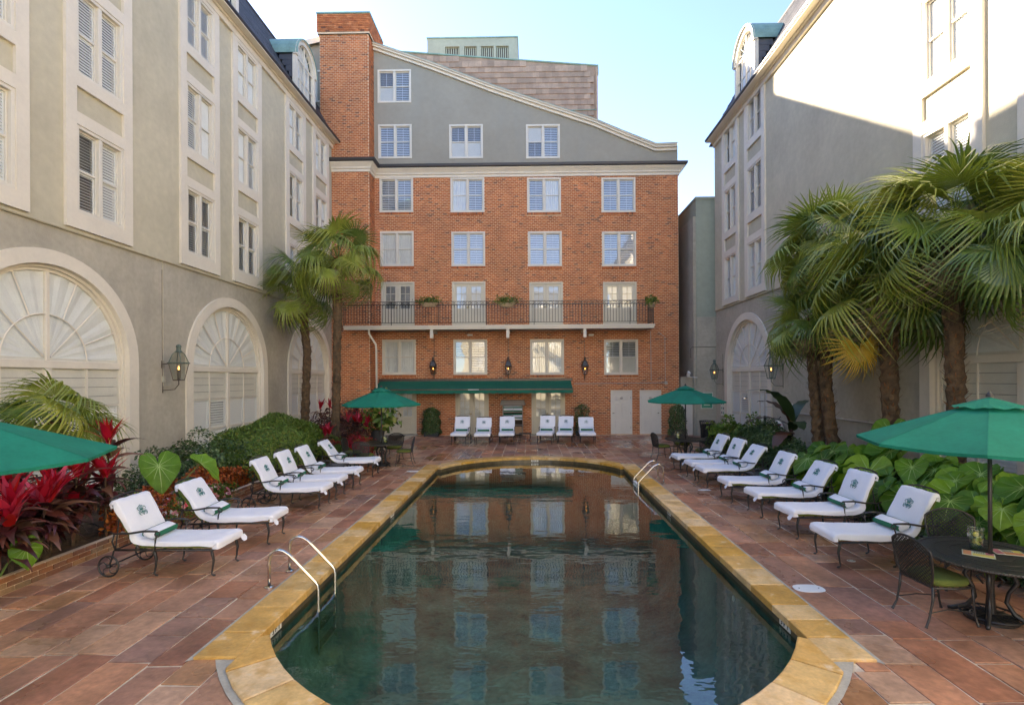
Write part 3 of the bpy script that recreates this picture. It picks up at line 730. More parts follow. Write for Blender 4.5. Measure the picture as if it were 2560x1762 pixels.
# ------------------------------------------------------------------ the two rendered wings
def wing(name, label, F, s, cols, arches, dormers, uA, uB, blank_ops=(), styles=None, ztop=13.62, ridge=17.9, uend=None, aspring=3.12, rdz=0.):
    """s=+1 left wing (u=Y), -1 right wing (u=-Y); cols, arches, dormers given as Y"""
    W = thing(name, label, 'building', F @ T(0, 0, 0))
    rows = tuple((a_+rdz, b_+rdz) for a_, b_ in ((6.17, 7.99), (9.03, 10.84), (11.87, 13.5))); ww = 1.22
    u_ = lambda y: s*y
    a, c = sorted((u_(uA), u_(uB)))
    R1, R0 = 2.15, 1.87
    ops = [(u_(y)-R1+.1, u_(y)+R1-.1, 0., aspring+R1-.1, 'arch', R1-.1, aspring) for y in arches]
    ops = [(o[0], o[1], .2, o[3], *o[4:]) for o in ops]
    ob('lower_wall', wall(a, c, 0., 5.80, ops, 0., .2), W, F, mats=['stucco_grey'])
    wops = [(u_(y)-ww/2, u_(y)+ww/2, r[0], r[1]) for y in cols for r in rows]
    ob('upper_wall', wall(a, c, 5.80, ztop, wops, .035, .2), W, F, mats=['stucco_sand'])
    b = MB(); b.box((a, 5.76, .0), (c, 5.80, .06)); b.box((a, 5.745, 0), (c, 5.76, .045))
    ob('string_course', b, W, F, mats=['stucco_sand'])
    # end walls
    for uu, nm in ((c if s > 0 else a, 'end_wall'),):
        b = MB(); b.quad((uu, 0, 0), (uu, ztop, 0), (uu, ztop, -5), (uu, 0, -5)); ob(nm, b, W, F, mats=['stucco_grey'])
    for y in cols:
        u = u_(y); hw = .86
        sp = [(u-ww/2, u+ww/2, r[0], r[1]) for r in rows]+[(u-ww/2, u+ww/2, 8.25+rdz, 8.78+rdz), (u-ww/2, u+ww/2, 11.1+rdz, 11.63+rdz)]
        b = wall(u-hw, u+hw, 5.84, ztop-.0, sp, .10, .064)
        b.quad((u-hw, 5.84, .036), (u-hw, 5.84, .10), (u-hw, ztop, .10), (u-hw, ztop, .036)); b.quad((u+hw, 5.84, .10), (u+hw, 5.84, .036), (u+hw, ztop, .036), (u+hw, ztop, .10)); b.quad((u-hw, 5.84, .036), (u+hw, 5.84, .036), (u+hw, 5.84, .10), (u-hw, 5.84, .10))
        ob('window_surround', b, W, F, mats=['cream_trim'])
        for i, r in enumerate(rows):
            st = (styles or {}).get((round(y, 1), i), ('S', 'S'))
            window(W, F @ T(u, r[0], .06), ww, r[1]-r[0], st, casing=.07)
    for y in arches:
        arch_surround(W, F @ T(u_(y), 0, 0), R0, R1, aspring, .0)
        fan_window(W, F @ T(u_(y), 0, .02), R0, aspring)
    # frieze, soffit, gutter
    b = MB(); b.box((a, ztop, 0.0), (c, ztop+.17, .12)); b.cham((a, ztop+.17, 0), (c, ztop+.23, .20), .02); b.box((a, ztop+.23, -.3), (c, ztop+.27, .42))
    ob('cornice', b, W, F, mats=['cream_trim'])
    b = MB(); b.tube([(a-.02, ztop+.33, .40), (c+.02, ztop+.33, .40)], .075, 10); b.box((a, ztop+.27, .30), (c, ztop+.33, .45)); ob('gutter', b, W, F, mats=['dark_gutter'])
    # mansard
    z0 = ztop+.34; sl = (.574); hgt = ridge-z0; L = hypot(hgt, hgt*sl)
    MS = F @ frame((0, z0, .30), (1, 0, 0), (0, hgt/L, -hgt*sl/L), (0, hgt*sl/L, hgt/L))
    b = MB(); b.quad((a, 0, -.01), (c, 0, -.01), (c, L, -.01), (a, L, -.01)); b.quad((a, L, -.01), (c, L, -.01), (c, L+4, -3.), (a, L+4, -3.))
    ob('roof_deck', b, W, MS, mats=['slate'])
    e = c if s > 0 else a
    b = MB(); b.quad((e, z0-.3, .3), (e, ridge, .3-hgt*sl), (e, ridge, -6), (e, z0-.3, -6)); ob('roof_end', b, W, F, mats=['slate'])
    dz = [(u_(y)-.95, u_(y)+.95) for y in dormers]
    tiles(W, MS, 'slate', 'slates', a, c, 0, L, .32, .22, 'slate', keep=lambda u, v: not any(p < u < q and v*hgt/L < 2.1 for p, q in dz), nparts=150)
    b = MB(); b.tube([(a, ridge+.02, .3-hgt*sl), (c, ridge+.02, .3-hgt*sl)], .07, 8); ob('ridge_flashing', b, W, F, mats=['dark_gutter'])
    for y in dormers:
        u = u_(y); R = .93; spz = z0+1.85; wf = .05
        D = ob('dormer', None, W, F @ T(u, 0, wf))
        MD = WM[D.name]
        b = wall(-R, R, z0-.05, spz+R, [(-R+.16, R-.16, z0+.25, spz+R-.16, 'arch', R-.16, spz)], 0, .12)
        # clip to the arch outline: rebuild as ring
        b = MB()
        for k in range(20):
            a0, a1 = pi*k/20, pi*(k+1)/20
            q = [(r*cos(t), spz+r*sin(t)) for r, t in ((R, a0), (R, a1), (R-.16, a1), (R-.16, a0))]
            b.quad(*[(p[0], p[1], 0) for p in q]); b.quad((*q[3], 0), (*q[2], 0), (*q[2], -.15), (*q[3], -.15))
        for t in (-1, 1):
            p, q = sorted((t*R, t*(R-.16))); b.box((p, z0-.05, -.15), (q, spz, 0))
        b.box((-R+.16, z0-.05, -.15), (R-.16, z0+.25, -.01)); b.box((-R-.05, spz-.05, -.1), (-R+.14, spz+.02, .05)); b.box((R-.14, spz-.05, -.1), (R+.05, spz+.02, .05))
        b.tube([((R+.02)*cos(pi*k/20), spz+(R+.02)*sin(pi*k/20), .01) for k in range(21)], .045, 5)
        ob('dormer_front', b, D, MD, mats=['cream_trim'])
        # cheeks
        back = lambda v: -(v-z0)*sl-.02+.30-wf
        for t in (-1, 1):
            b = MB(); m_ = 8
            for k in range(m_):
                va, vb = z0+(spz-z0)*k/m_, z0+(spz-z0)*(k+1)/m_; o = .012*(k % 2)
                b.box((min(t*(R-.02), t*(R-.05-o)), va, back(va)), (max(t*(R-.02), t*(R-.05-o)), vb-.01, -.01-.0*k))
            ob('cheek', b, D, MD, mats=['slate'])
        b = MB(); m_ = 16
        for k in range(m_):
            a0, a1 = pi*k/m_, pi*(k+1)/m_; Rr = R+.06
            p, q = (Rr*cos(a0), spz+Rr*sin(a0)), (Rr*cos(a1), spz+Rr*sin(a1))
            b.quad((*p, .08), (*q, .08), (*q, back(q[1])-.3), (*p, back(p[1])-.3)); b.quad((*p, .08), (*q, .08), (q[0]*.95, spz+(q[1]-spz)*.95, .08), (p[0]*.95, spz+(p[1]-spz)*.95, .08))
        ob('dormer_roof', b, D, MD, mats=['copper_green'], smooth=False)
        # glazing
        Ri = R-.16; g = MB(); v0 = z0+.25
        for t in (-1, 1): g.box((t*Ri/2-.012, v0, -.10), (t*Ri/2+.012, spz, -.07))
        g.box((-.03, v0, -.11), (.03, spz+Ri, -.06)); g.box((-Ri, spz-.04, -.11), (Ri, spz+.04, -.058)); g.box((-Ri, (v0+spz)/2-.015, -.1), (Ri, (v0+spz)/2+.015, -.065))
        for k in (1, 2, 3, 5, 6, 7): g.tube([(.2*cos(pi*k/8), spz+.2*sin(pi*k/8), -.08), (Ri*cos(pi*k/8), spz+Ri*sin(pi*k/8), -.08)], .01, 4)
        ob('dormer_muntins', g, D, MD, mats=['cream_trim'])
        g = MB(); g.quad((-Ri, v0, -.09), (Ri, v0, -.09), (Ri, spz, -.09), (-Ri, spz, -.09)); g.add([(0, spz, -.09)]+[(Ri*cos(pi*k/16), spz+Ri*sin(pi*k/16), -.09) for k in range(17)], [(0, k, k+1) for k in range(1, 17)])
        ob('dormer_pane', g, D, MD, mats=['glass'])
        g = MB(); g.quad((-Ri, v0, -.2), (Ri, v0, -.2), (Ri, spz, -.2), (-Ri, spz, -.2)); g.add([(0, spz, -.2)]+[(Ri*cos(pi*k/16), spz+Ri*sin(pi*k/16), -.2) for k in range(17)], [(0, k, k+1) for k in range(1, 17)])
        ob('dormer_curtain', g, D, MD, mats=['curtain'])
    return W
stL = {(11.0, 0): 'sS', (11.0, 1): 'SS', (8.5, 0): 'cS', (8.5, 1): 'cS', (14.4, 0): 'ss', (14.3, 0): 'ss', (14.4, 1): 'Sc', (14.3, 1): 'Sc', (14.4, 2): 'Sc', (16.8, 0): 'ss', (16.8, 1): 'cS', (16.8, 2): 'cc', (20.3, 1): 'sS', (20.3, 2): 'cS', (22.7, 1): 'sc', (22.7, 2): 'cS'}
LW = wing('left_wing', 'pale sand rendered hotel wing with arched ground floor windows, left of the pool', FL, 1,
     [2.7, 5.1, 8.5, 10.97, 14.35, 16.77, 20.27, 22.72], [4.0, 9.9, 15.9, 21.75], [3.6, 9.5, 15.4, 21.3], -6, 24.84, styles=stL)
stR = {(21.6, 0): 'Sc', (21.6, 1): 'sS', (21.6, 2): 'sc', (19.3, 1): 'bb', (19.3, 2): 'Sb', (10.5, 2): 'ch', (10.5, 1): 'cc', (8.1, 2): 'cS'}
RW = wing('right_wing', 'rendered hotel wing with sunlit upper wall, right of the pool', FR, -1,
     [8.08, 10.48, 19.28, 21.62], [9.1, 20.25], [8.6, 20.2], -6, 23.5, styles=stR, ztop=13.2, ridge=17.4, rdz=-.13)
# the rear range behind the camera, seen only in reflections
FN = frame((0, -22, 0), (-1, 0, 0), (0, 0, 1), (0, 1, 0))
NW = thing('rear_wing', 'rendered hotel wing closing the courtyard behind the viewer', 'building', FN)
ro = [(x-.7, x+.7, z, z+1.75) for x in (-7, -3.6, 0, 3.6, 7) for z in (1.2, 4.2, 7.2, 10)]
ob('wall', wall(-9.5, 9.5, 0, 12.4, ro, 0, .2), NW, FN, mats=['stucco_sand'])
for o in ro: window(NW, FN @ T((o[0]+o[1])/2, o[2], 0), 1.4, 1.75, 'cc')
b = MB(); b.box((-9.6, 12.4, -.2), (9.6, 12.7, .3)); ob('cornice', b, NW, FN, mats=['cream_trim'])
b = MB(); b.quad((-9.6, 12.7, .1), (9.6, 12.7, .1), (9.6, 15.5, -1.6), (-9.6, 15.5, -1.6)); ob('roof', b, NW, FN, mats=['slate'])
# ------------------------------------------------------------------ brick building at the far end
BB = thing('brick_building', 'red brick building with balcony, grey gable and tall chimney at the far end', 'building', T(0, YB, 0))
D2 = 1.1039
XW1 = 7.2
wins = []   # (centre X, bottom, W, H, style, kind)
def wrow(cols, top, bot, sts, kind='w'):
    for (xa, xb), st in zip(cols, sts):
        p, q = FY(xa*D2, top*D2, YB), FY(xb*D2, bot*D2, YB)
        wins.append(((p.x+q.x)/2, q.z, 1.64, p.z-q.z, st, kind))
wrow([(857, 929)], 159, 233, ['hb'])
wrow([(857, 932), (1018, 1093), (1192, 1267)], 283, 359, ['bb', 'hh', 'Hb'])
wrow([(860, 935), (1020, 1097), (1194, 1270), (1363, 1438)], 403.5, 481, ['bb', 'cb', 'bc', 'bb'])
wrow([(861, 937), (1023, 1098), (1196, 1272), (1364, 1440)], 525, 603, ['cc', 'BB', 'BB', 'bB'])
wrow([(865, 942), (1027, 1103), (1201, 1277), (1368, 1445)], 769, 848.5, ['cc', 'hb', 'gg', 'hh'])
doors = []
for xa, xb in ((863, 939), (1024, 1099), (1198, 1275), (1365, 1442)):
    p, q = FY(xa*D2, 639*D2, YB), FY(xb*D2, 639*D2, YB); doors.append(((p.x+q.x)/2, 5.22, 1.62, p.z-5.22, 'bal'))
for xa, xb in ((868, 943), (1031, 1107), (1204, 1279)):
    p, q = FY(xa*D2, 880*D2, YB), FY(xb*D2, 880*D2, YB); doors.append(((p.x+q.x)/2, .06, 1.62, 2.2, 'gnd'))
sdoors = []
for xa, xb, hg in ((1383, 1432, 1), (1449, 1497, -1)):
    p, q = FY(xa*D2, 930*D2, YB), FY(xb*D2, 930*D2, YB); sdoors.append(((p.x+q.x)/2, .04, 1.03, FY(xa*D2, 884*D2, YB).z-.04, hg))
ops = [(x-w/2, x+w/2, z, z+h) for x, z, w, h, *_ in wins]+[(x-w/2, x+w/2, z-.02, z+h) for x, z, w, h, k in doors]+[(x-w/2, x+w/2, z, z+h) for x, z, w, h, k in sdoors]
ZC = 12.55      # top of the brickwork on the main face
bops = [o for o in ops if o[2] < ZC]; gops = [o for o in ops if o[2] > ZC]
ob('wall', wall(XS, XW1, -.15, ZC+.3, bops, 0, .2), BB, FB, mats=['mortar'])
# grey gable
poly = [FY(x, y, YB) for x, y in ((928, 112), (1080, 164), (1227, 219), (1355, 262), (1484, 304), (1560, 336), (1637, 366), (1690, 364))]
GB = ZC+.3; us = sorted({XS, *[p.x for p in poly if XS < p.x < XW1-.02], XW1-.02, *[o[0] for o in gops], *[o[1] for o in gops]})
def gtop(x):
    for p, q in zip(poly, poly[1:]):
        if p.x <= x <= q.x: return p.z+(q.z-p.z)*(x-p.x)/(q.x-p.x)
    return poly[0].z if x < poly[0].x else poly[-1].z
b = MB()
for i in range(len(us)-1):
    a, c = us[i], us[i+1]; m_ = (a+c)/2; v = GB
    for o in sorted([o for o in gops if o[0] < m_ < o[1]], key=lambda o: o[2]):
        b.quad((a, v, .0), (c, v, .0), (c, o[2], .0), (a, o[2], .0)); v = o[3]
    b.quad((a, v, 0), (c, v, 0), (c, gtop(c), 0), (a, gtop(a), 0))
for o in gops:
    for p, q in (((o[0], o[2]), (o[1], o[2])), ((o[1], o[2]), (o[1], o[3])), ((o[1], o[3]), (o[0], o[3])), ((o[0], o[3]), (o[0], o[2]))):
        b.quad((*p, 0), (*q, 0), (*q, -.2), (*p, -.2))
ob('gable_wall', b, BB, FB, mats=['stucco_gable'])
b = MB()
pl = [(XS, gtop(XS+.01))]+[(p.x, p.z) for p in poly if p.x > XS+.05]
for (k, (o, t, w)) in enumerate(((-.02, .13, .10), (.11, .20, .20), (.20, .25, .26))):
    for (x0, z0), (x1, z1) in zip(pl, pl[1:]):
        b.add([(x0, z0-.24+o, -.3), (x1, z1-.24+o, -.3), (x1, z1-.24+o, w), (x0, z0-.24+o, w), (x0, z0-.24+t+.02, -.3), (x1, z1-.24+t+.02, -.3), (x1, z1-.24+t+.02, w), (x0, z0-.24+t+.02, w)], [(3, 2, 1, 0), (4, 5, 6, 7), (3, 7, 6, 2)[::-1], (1, 2, 6, 5)])
ob('gable_coping', b, BB, FB, mats=['cream_trim'])
b = MB()
for (x0, z0), (x1, z1) in zip(pl, pl[1:]): b.quad((x0, z0+.035, -.3), (x1, z1+.035, -.3), (x1, z1+.035, .28), (x0, z0+.035, .28)); b.quad((x0, z0+.012, .282), (x1, z1+.012, .282), (x1, z1+.035, .28), (x0, z0+.035, .28))
ob('gable_flashing', b, BB, FB, mats=['copper_green'])
# body of the building and its far left part (behind the left wing)
b = MB(); b.quad((XW1, 0, 0), (XW1, ZC+.3, 0), (XW1, ZC+.3, -14), (XW1, 0, -14)); ob('side_wall', b, BB, FB, mats=['brick'])
b = MB(); b.quad((XW1-.02, ZC+.3, 0), (XW1-.02, poly[-1].z-.1, 0), (XW1-.02, poly[-1].z-.1, -14), (XW1-.02, ZC+.3, -14)); ob('side_parapet', b, BB, FB, mats=['stucco_gable'])
gl = [(-26, 12.0), (-13.2, 17.0), (-11.2, FY(760, 112, YB).z), (-9.9, FY(800, 97, YB).z), (-9.0, 19.4)]
b = MB(); lw = (-9.98, -8.9, FY(790, 257, YB).z, FY(790, 177, YB).z)
for (x0, z0), (x1, z1) in zip(gl, gl[1:]):
    if x1 == -9.0:
        b.quad((x0, 0, 0), (-9.85, 0, 0), (-9.85, z0, 0), (x0, z0, 0))
    else: b.quad((x0, 0, 0), (x1, 0, 0), (x1, z1, 0), (x0, z0, 0))
ob('gable_wall', b, BB, FB, mats=['stucco_gable'])
b = MB()
for (x0, z0), (x1, z1) in zip(gl, gl[1:]): b.add([(x0, z0-.25, .2), (x1, z1-.25, .2), (x1, z1+.02, .2), (x0, z0+.02, .2), (x1, z1+.02, -.3), (x0, z0+.02, -.3)], [(0, 1, 2, 3), (3, 2, 4, 5)])
ob('gable_coping', b, BB, FB, mats=['cream_trim'])
window(BB, FB @ T(-10.35, lw[2], .02), 1.5, lw[3]-lw[2], 'bb')
# bricks
BP, BH, BL = .0829, .063, .205
unitb = mk(lambda b: b.cham((-.0935, 0, -.004), (.0935, BH, .010), .003), 'brick', ['brick'])()
cand = []; bigb = {}
def course(F, u0, u1, v0, v1, ops, key, phase=0, hide=None):
    M = MB(); bigb[key] = (M, F); j = 0; v = v0
    while v+BH < v1:
        iv = [(u0, u1)]
        for o in ops:
            if o[2]-.01 < v+BH/2 < o[3]+.01:
                nx = []
                for a, c in iv:
                    if o[1] <= a or o[0] >= c: nx.append((a, c)); continue
                    if o[0] > a: nx.append((a, o[0]))
                    if o[1] < c: nx.append((o[1], c))
                iv = nx
        ph = phase+(BL/2 if j % 2 else 0)
        for a, c in iv:
            k = math.floor((a-ph)/BL); x = ph+k*BL
            while x < c:
                l, r = max(x, a)+.009, min(x+BL, c)-.009
                if r-l > .02:
                    if hide and hide((l+r)/2, v): pass
                    elif r-l > .186: cand.append((((F @ Vector(((l+r)/2, v, 0)))-Vector((0, 0, HC))).length, (l+r)/2, v, key))
                    else:
                        M.cr = random.random(); M.add([(l, v, .01), (r, v, .01), (r, v+BH, .01), (l, v+BH, .01), (l, v, 0), (r, v, 0), (r, v+BH, 0), (l, v+BH, 0)], [(0, 1, 2, 3), (4, 5, 1, 0), (5, 6, 2, 1), (6, 7, 3, 2), (7, 4, 0, 3)])
                x += BL
        v += BP; j += 1
sills = [(x-w/2-.02, x+w/2+.02, z-.115, z+.0) for x, z, w, h, st, k in wins if z < ZC]
course(FB, XS, XW1, .02, ZC, bops+sills, 'm')
course(FC, -9.86, XS, .02, 19.95, [(-12, 0, 12.62, 13.1)], 'c', hide=lambda u, v: False)
course(FS, YC, YB, .02, 19.95, [(0, 50, 12.62, 13.1)], 's', .1)
course(FS, YB, 26.0, 18.2, 19.95, [], 's2', .1)
cand.sort()
vis = 0
for d, u, v, key in cand:
    M, F = bigb[key]
    if vis < 300 and seen(F @ Vector((u, v, 0)), 0) and key == 'm' and not (u < -4.6 and v < 1.2): ob('brick', unitb, BB, F @ T(u, v, 0)); vis += 1
    else:
        l, r = u-.0935, u+.0935; M.cr = random.random()
        M.add([(l, v, .01), (r, v, .01), (r, v+BH, .01), (l, v+BH, .01), (l, v, 0), (r, v, 0), (r, v+BH, 0), (l, v+BH, 0)], [(0, 1, 2, 3), (4, 5, 1, 0), (5, 6, 2, 1), (6, 7, 3, 2), (7, 4, 0, 3)])
for k, (M, F) in bigb.items():
    if k == 'm':
        for a, c, z0, z1 in sills:
            x = a
            while x < c-.03:
                M.cr = random.random()*.9; M.cham((x+.004, z0, -.01), (min(x+.066, c), z1-.004, .035), .004); x += .07
    if M.v: ob('brickwork', M, BB, F, mats=['brick'], kind='stuff')
# chimney breast backing and cap
b = MB(); b.box((-9.86, -.15, -2.0+.81), (XS, 12.85, 0)); b.box((-9.86, 12.851, -1.95), (XS, 19.97, 0)); ob('chimney_breast', b, BB, FC, mats=['mortar'])
b = MB()
for (o, z0, z1) in ((.06, 19.0, 19.09), (.10, 19.09, 19.9)):
    M = b; v = z0; j = 0
    while v+BH <= z1+.01:
        for (ua, ub, side) in ((-9.86-o, XS+o, 0), (0, 1.95+2*o, 1)):
            x = ua-(BL/2 if j % 2 else 0)
            while x < ub:
                l, r = max(x, ua)+.004, min(x+BL, ub)-.004
                if r-l > .02:
                    M.cr = random.random()
                    if side == 0: M.box((l, v, o-.05), (r, v+BH, o+.012))
                    else: M.box((XS+o-.05, v, o-r), (XS+o+.012, v+BH, o-l))
                x += BL
        v += BP; j += 1
ob('chimney_cap', b, BB, FC, mats=['brick'])
b = MB(); b.box((-9.86-.12, 19.93, -2.1), (XS+.12, 20.0, .13)); ob('chimney_top', b, BB, FC, mats=['copper_green'])
b = MB(); b.box((-9.86-.08, 19.0, -2.0), (XS+.08, 19.93, .08)); ob('chimney_core', b, BB, FC, mats=['mortar'])
# cornice: moulded band and dark gutter, stepping round the breast
prof = [(.0, 12.50), (.06, 12.52), (.06, 12.62), (.12, 12.66), (.12, 12.72), (.20, 12.82), (.26, 12.88), (.26, 12.92)]
gprof = [(.26, 12.92), (.36, 12.95), (.38, 13.06), (.30, 13.10), (.0, 13.12)]
def moulding(prof, name, m, smooth=False):
    b = MB(); P = [(-9.4, YC), (XS, YC), (XS, YB), (XW1, YB), (XW1, 30)]
    def off(i, o):
        x, y = P[i]
        if i == 0: return (x, y-o)
        if i == 1: return (x+o, y-o)
        if i == 2: return (x+o, y-o)
        if i == 3: return (x+o, y-o)
        return (x+o, y)
    vs = []
    for i in range(len(P)):
        for o, z in prof: q = off(i, o); vs.append((q[0], q[1], z))
    n = len(prof); fs = [(i*n+j, (i+1)*n+j, (i+1)*n+j+1, i*n+j+1) for i in range(len(P)-1) for j in range(n-1)]
    b.add(vs, fs); ob(name, b, BB, I4, mats=[m])
moulding(prof, 'cornice', 'cream_trim'); moulding(gprof, 'gutter', 'dark_gutter')
# windows and doors
for x, z, w, h, st, k in wins:
    window(BB, FB @ T(x, z, .012 if z < ZC else .005), w, h, st)
for x, z, w, h, k in doors:
    if k == 'bal': french_door(BB, FB @ T(x, z, .012), w, h, 3, 'b' if x < -5 else 'c', .56)
    else: french_door(BB, FB @ T(x, z, .0), w, h, 3, 'c', .60)
for x, z, w, h, hg in sdoors: panel_door(BB, FB @ T(x, z, .0), w, h, hg)
for x, w in [(d[0], 1.75) for d in doors if d[4] == 'gnd']:
    b = MB(); b.cham((x-w/2, -.05, -.1), (x+w/2, .055, .35), .01); ob('door_step', b, BB, FB, mats=['joint_grey'])
# roof slope with clay shingles
YT = 27.2
rp = [FY(x, y, YT) for x, y in ((999, 131), (1491, 166))]
RT = frame((0, YT, 0), (1, 0, 0), (0, 0, 1), (0, -1, 0))
zt = lambda x: rp[0].z+(rp[1].z-rp[0].z)*(x-rp[0].x)/(rp[1].x-rp[0].x)
xl, xr = rp[0].x-4.6, rp[1].x
b = MB(); b.quad((xl, 12, -.02), (xr, 12, -.02), (xr, zt(xr), -.02), (xl, zt(xl), -.02)); b.quad((xr, 12, -.02), (xr, 12, -10), (xr, zt(xr), -10), (xr, zt(xr), -.02)); b.quad((xl, zt(xl), -.02), (xr, zt(xr), -.02), (xr, zt(xr), -10), (xl, zt(xl), -10))
ob('roof', b, BB, RT, mats=['roof_tile'])
def vis_t(u, v):
    if v+.16 > zt(u): return False
    q = proj((u, YT, v)); 
    if q is None: return False
    g = FY(q[0], q[1], YB); return not (XS < g.x < XW1 and g.z < gtop(g.x)-.35)
tiles(BB, RT, 'roof_tile', 'roof_tiles', xl+.3, xr, FY(1491, 290, YT).z-.6, zt(xl), .34, .295, 'roof_tile', keep=vis_t, nparts=300, proud=.03)
b = MB(); b.box((xr-.05, 14, -.1), (xr+.06, zt(xr)-.05, .05)); ob('hip_tiles', b, BB, RT, mats=['roof_tile'])
b = MB(); b.tube([(xl, zt(xl)+.03, .0), (xr+.1, zt(xr)+.03, .0)], .05, 6); b.tube([(xr+.08, zt(xr)+.03, 0), (xr+.09, zt(xr)-.5, .0)], .03, 5); q = FY(1437, 278, YT); b.tube([(q.x-1, q.z, .06), (xr, q.z+.03, .06)], .02, 5); ob('roof_flashing', b, BB, RT, mats=['copper_green'])
# rooftop plant room
YP = 33.
p0, p1 = FY(1068, 98, YP), FY(1294, 160, YP); FP = frame((0, YP, 0), (1, 0, 0), (0, 0, 1), (0, -1, 0))
PH = thing('rooftop_plant_room', 'pale green flat-topped plant room with louvres above the brick building roof', 'building', FP @ T(p0.x, 12, 0))
lv = [(FY(1660*0+780+x*.414, 200, YP).x, FY(780+y*.414, 200, YP).x) for x, y in ((805, 890), (920, 995), (1022, 1097), (1113, 1188))]
zl = FY(1200, 116, YP).z
ob('wall', wall(p0.x, p1.x, 12, p0.z, [(a, c, zl-1.15, zl) for a, c in lv], 0, .25), PH, FP, mats=['stucco_green'])
b = MB(); b.quad((p0.x, 12, 0), (p0.x, p0.z, 0), (p0.x, p0.z, -5), (p0.x, 12, -5)); b.quad((p1.x, 12, 0), (p1.x, p0.z, 0), (p1.x, p0.z, -5), (p1.x, 12, -5)); b.quad((p0.x, 12, -5), (p1.x, 12, -5), (p1.x, p0.z, -5), (p0.x, p0.z, -5)); b.quad((p0.x, p0.z, 0), (p1.x, p0.z, 0), (p1.x, p0.z, -5), (p0.x, p0.z, -5)); ob('side_walls', b, PH, FP, mats=['stucco_green'])
b = MB(); b.box((p0.x-.04, p0.z, -5), (p1.x+.04, p0.z+.07, .05)); ob('roof_edge', b, PH, FP, mats=['copper_green'])
for a, c in lv:
    b = MB(); b.quad((a, zl-1.15, -.24), (c, zl-1.15, -.24), (c, zl, -.24), (a, zl, -.24)); V = ob('louvre', b, PH, FP, mats=['bronze'])
    b = MB()
    for k in range(6): u = a+(c-a)*(k+.5)/6; b.box((u-.035, zl-1.15, -.18), (u+.035, zl, -.1))
    ob('louvre_blades', b, V, FP, mats=['stucco_green'])
# ------------------------------------------------------------------ balcony
bx0, bx1, bf = -8.6, FY(1634, 822, 23.55).x, 23.55
BAL = ob('balcony', None, BB, T(0, bf, 5.02))
b = MB(); b.box((bx0, bf+.03, 5.04), (bx1, YC-.012, 5.17)); b.box((XS+.015, YC-.011, 5.04), (bx1, YB-.012, 5.17)); ob('slab', b, BAL, I4, mats=['stucco_grey'])
b = MB(); b.box((bx0, bf-.02, 5.02), (bx1+.03, bf+.03, 5.13)); b.box((bx0, bf-.07, 5.13), (bx1+.06, bf+.03, 5.20)); b.box((bx1, bf+.03, 5.02), (bx1+.03, YB-.012, 5.2)); ob('fascia', b, BAL, I4, mats=['cream_paint'])
ru = bf+.02
b = MB()
for z in (5.33, 6.16, 6.30): b.box((bx0, ru-.012, z-.011), (bx1, ru+.012, z+.011)); b.box((bx1-.012, ru, z-.011), (bx1+.012, YB-.02, z+.011))
x = bx0
while x < bx1:
    b.box((x-.014, ru-.014, 5.18), (x+.014, ru+.014, 6.32)); x += 2.2
b.box((bx1-.016, ru-.016, 5.18), (bx1+.016, ru+.016, 6.34))
ob('handrail', b, BAL, I4, mats=['iron'])
bal = mk(lambda b: (b.box((-.009, -.009, 5.33), (.009, .009, 6.16)), b.box((-.022, -.012, 6.02), (.022, .012, 6.045))), 'baluster', ['iron'])()
arcm = mk(lambda b: b.tube([(.066*cos(pi*k/6)+.0665, 0, 6.06+.09*sin(pi*k/6)) for k in range(7)], .008, 4), 'rail_arch', ['iron'])()
scr = mk(lambda b: (b.tube([(-.10+.05*cos(t), 0, 6.23+.05*sin(t)) for t in [2*pi*k/8 for k in range(8)]], .007, 4, closed=True), b.tube([(-.05+.1*k/6, 0, 6.23+.045*cos(pi*k/6)) for k in range(7)], .007, 4), b.tube([(-.05+.1*k/6, 0, 6.23-.045*cos(pi*k/6)) for k in range(7)], .007, 4)), 'rail_scroll', ['iron'])()
x = bx0+.07; k = 0
while x < bx1-.05:
    if k < 130: ob('baluster', bal, BAL, T(x, ru, 0))
    if k % 1 == 0: ob('rail_arch', arcm, BAL, T(x, ru, 0))
    if k % 2 == 0: ob('rail_scroll', scr, BAL, T(x, ru, 0))
    x += .133; k += 1
for k in range(8): ob('baluster', bal, BAL, T(bx1, ru+.14*(k+1), 0))
for xx in (977, 1150, 1325):
    p = FY(xx*D2, 845, bf+.02); b = MB(); b.cham((p.x-.07, bf+.03, 4.62), (p.x+.07, bf+.20, 5.04), .01); b.box((p.x-.05, bf+.2, 4.9), (p.x+.05, YB-.012, 5.03)); ob('bracket', b, BAL, I4, mats=['cream_paint'])
# planters on the rail
def leafcloud(n, fn, size, mats, seed=1, aspect=.5, updir=.4, curl=.15):
    """n small leaves; fn(rng, n) -> positions (n,3), outward normals (n,3)"""
    r = np.random.default_rng(seed); P, Nn = fn(r, n)
    D = r.normal(size=(n, 3)); D[:, 2] += updir*0; Nn = Nn+r.normal(size=(n, 3))*.55; Nn[:, 2] += updir
    Nn /= np.linalg.norm(Nn, axis=1, keepdims=True)+1e-9
    D -= (D*Nn).sum(1, keepdims=True)*Nn; D /= np.linalg.norm(D, axis=1, keepdims=True)+1e-9
    S = np.cross(Nn, D); L = size*r.uniform(.6, 1.3, (n, 1)); w = L*aspect*.5
    V = np.stack([P, P+D*L*.5+S*w+Nn*L*curl, P+D*L, P+D*L*.5-S*w+Nn*L*curl], 1).reshape(-1, 3)
    F = np.arange(n*4).reshape(n, 4); T_ = np.concatenate([F[:, [0, 1, 2]], F[:, [0, 2, 3]]])
    rn = r.random(n); rn = np.concatenate([rn, rn])
    return npmesh('foliage', V, T_, mats, rn)
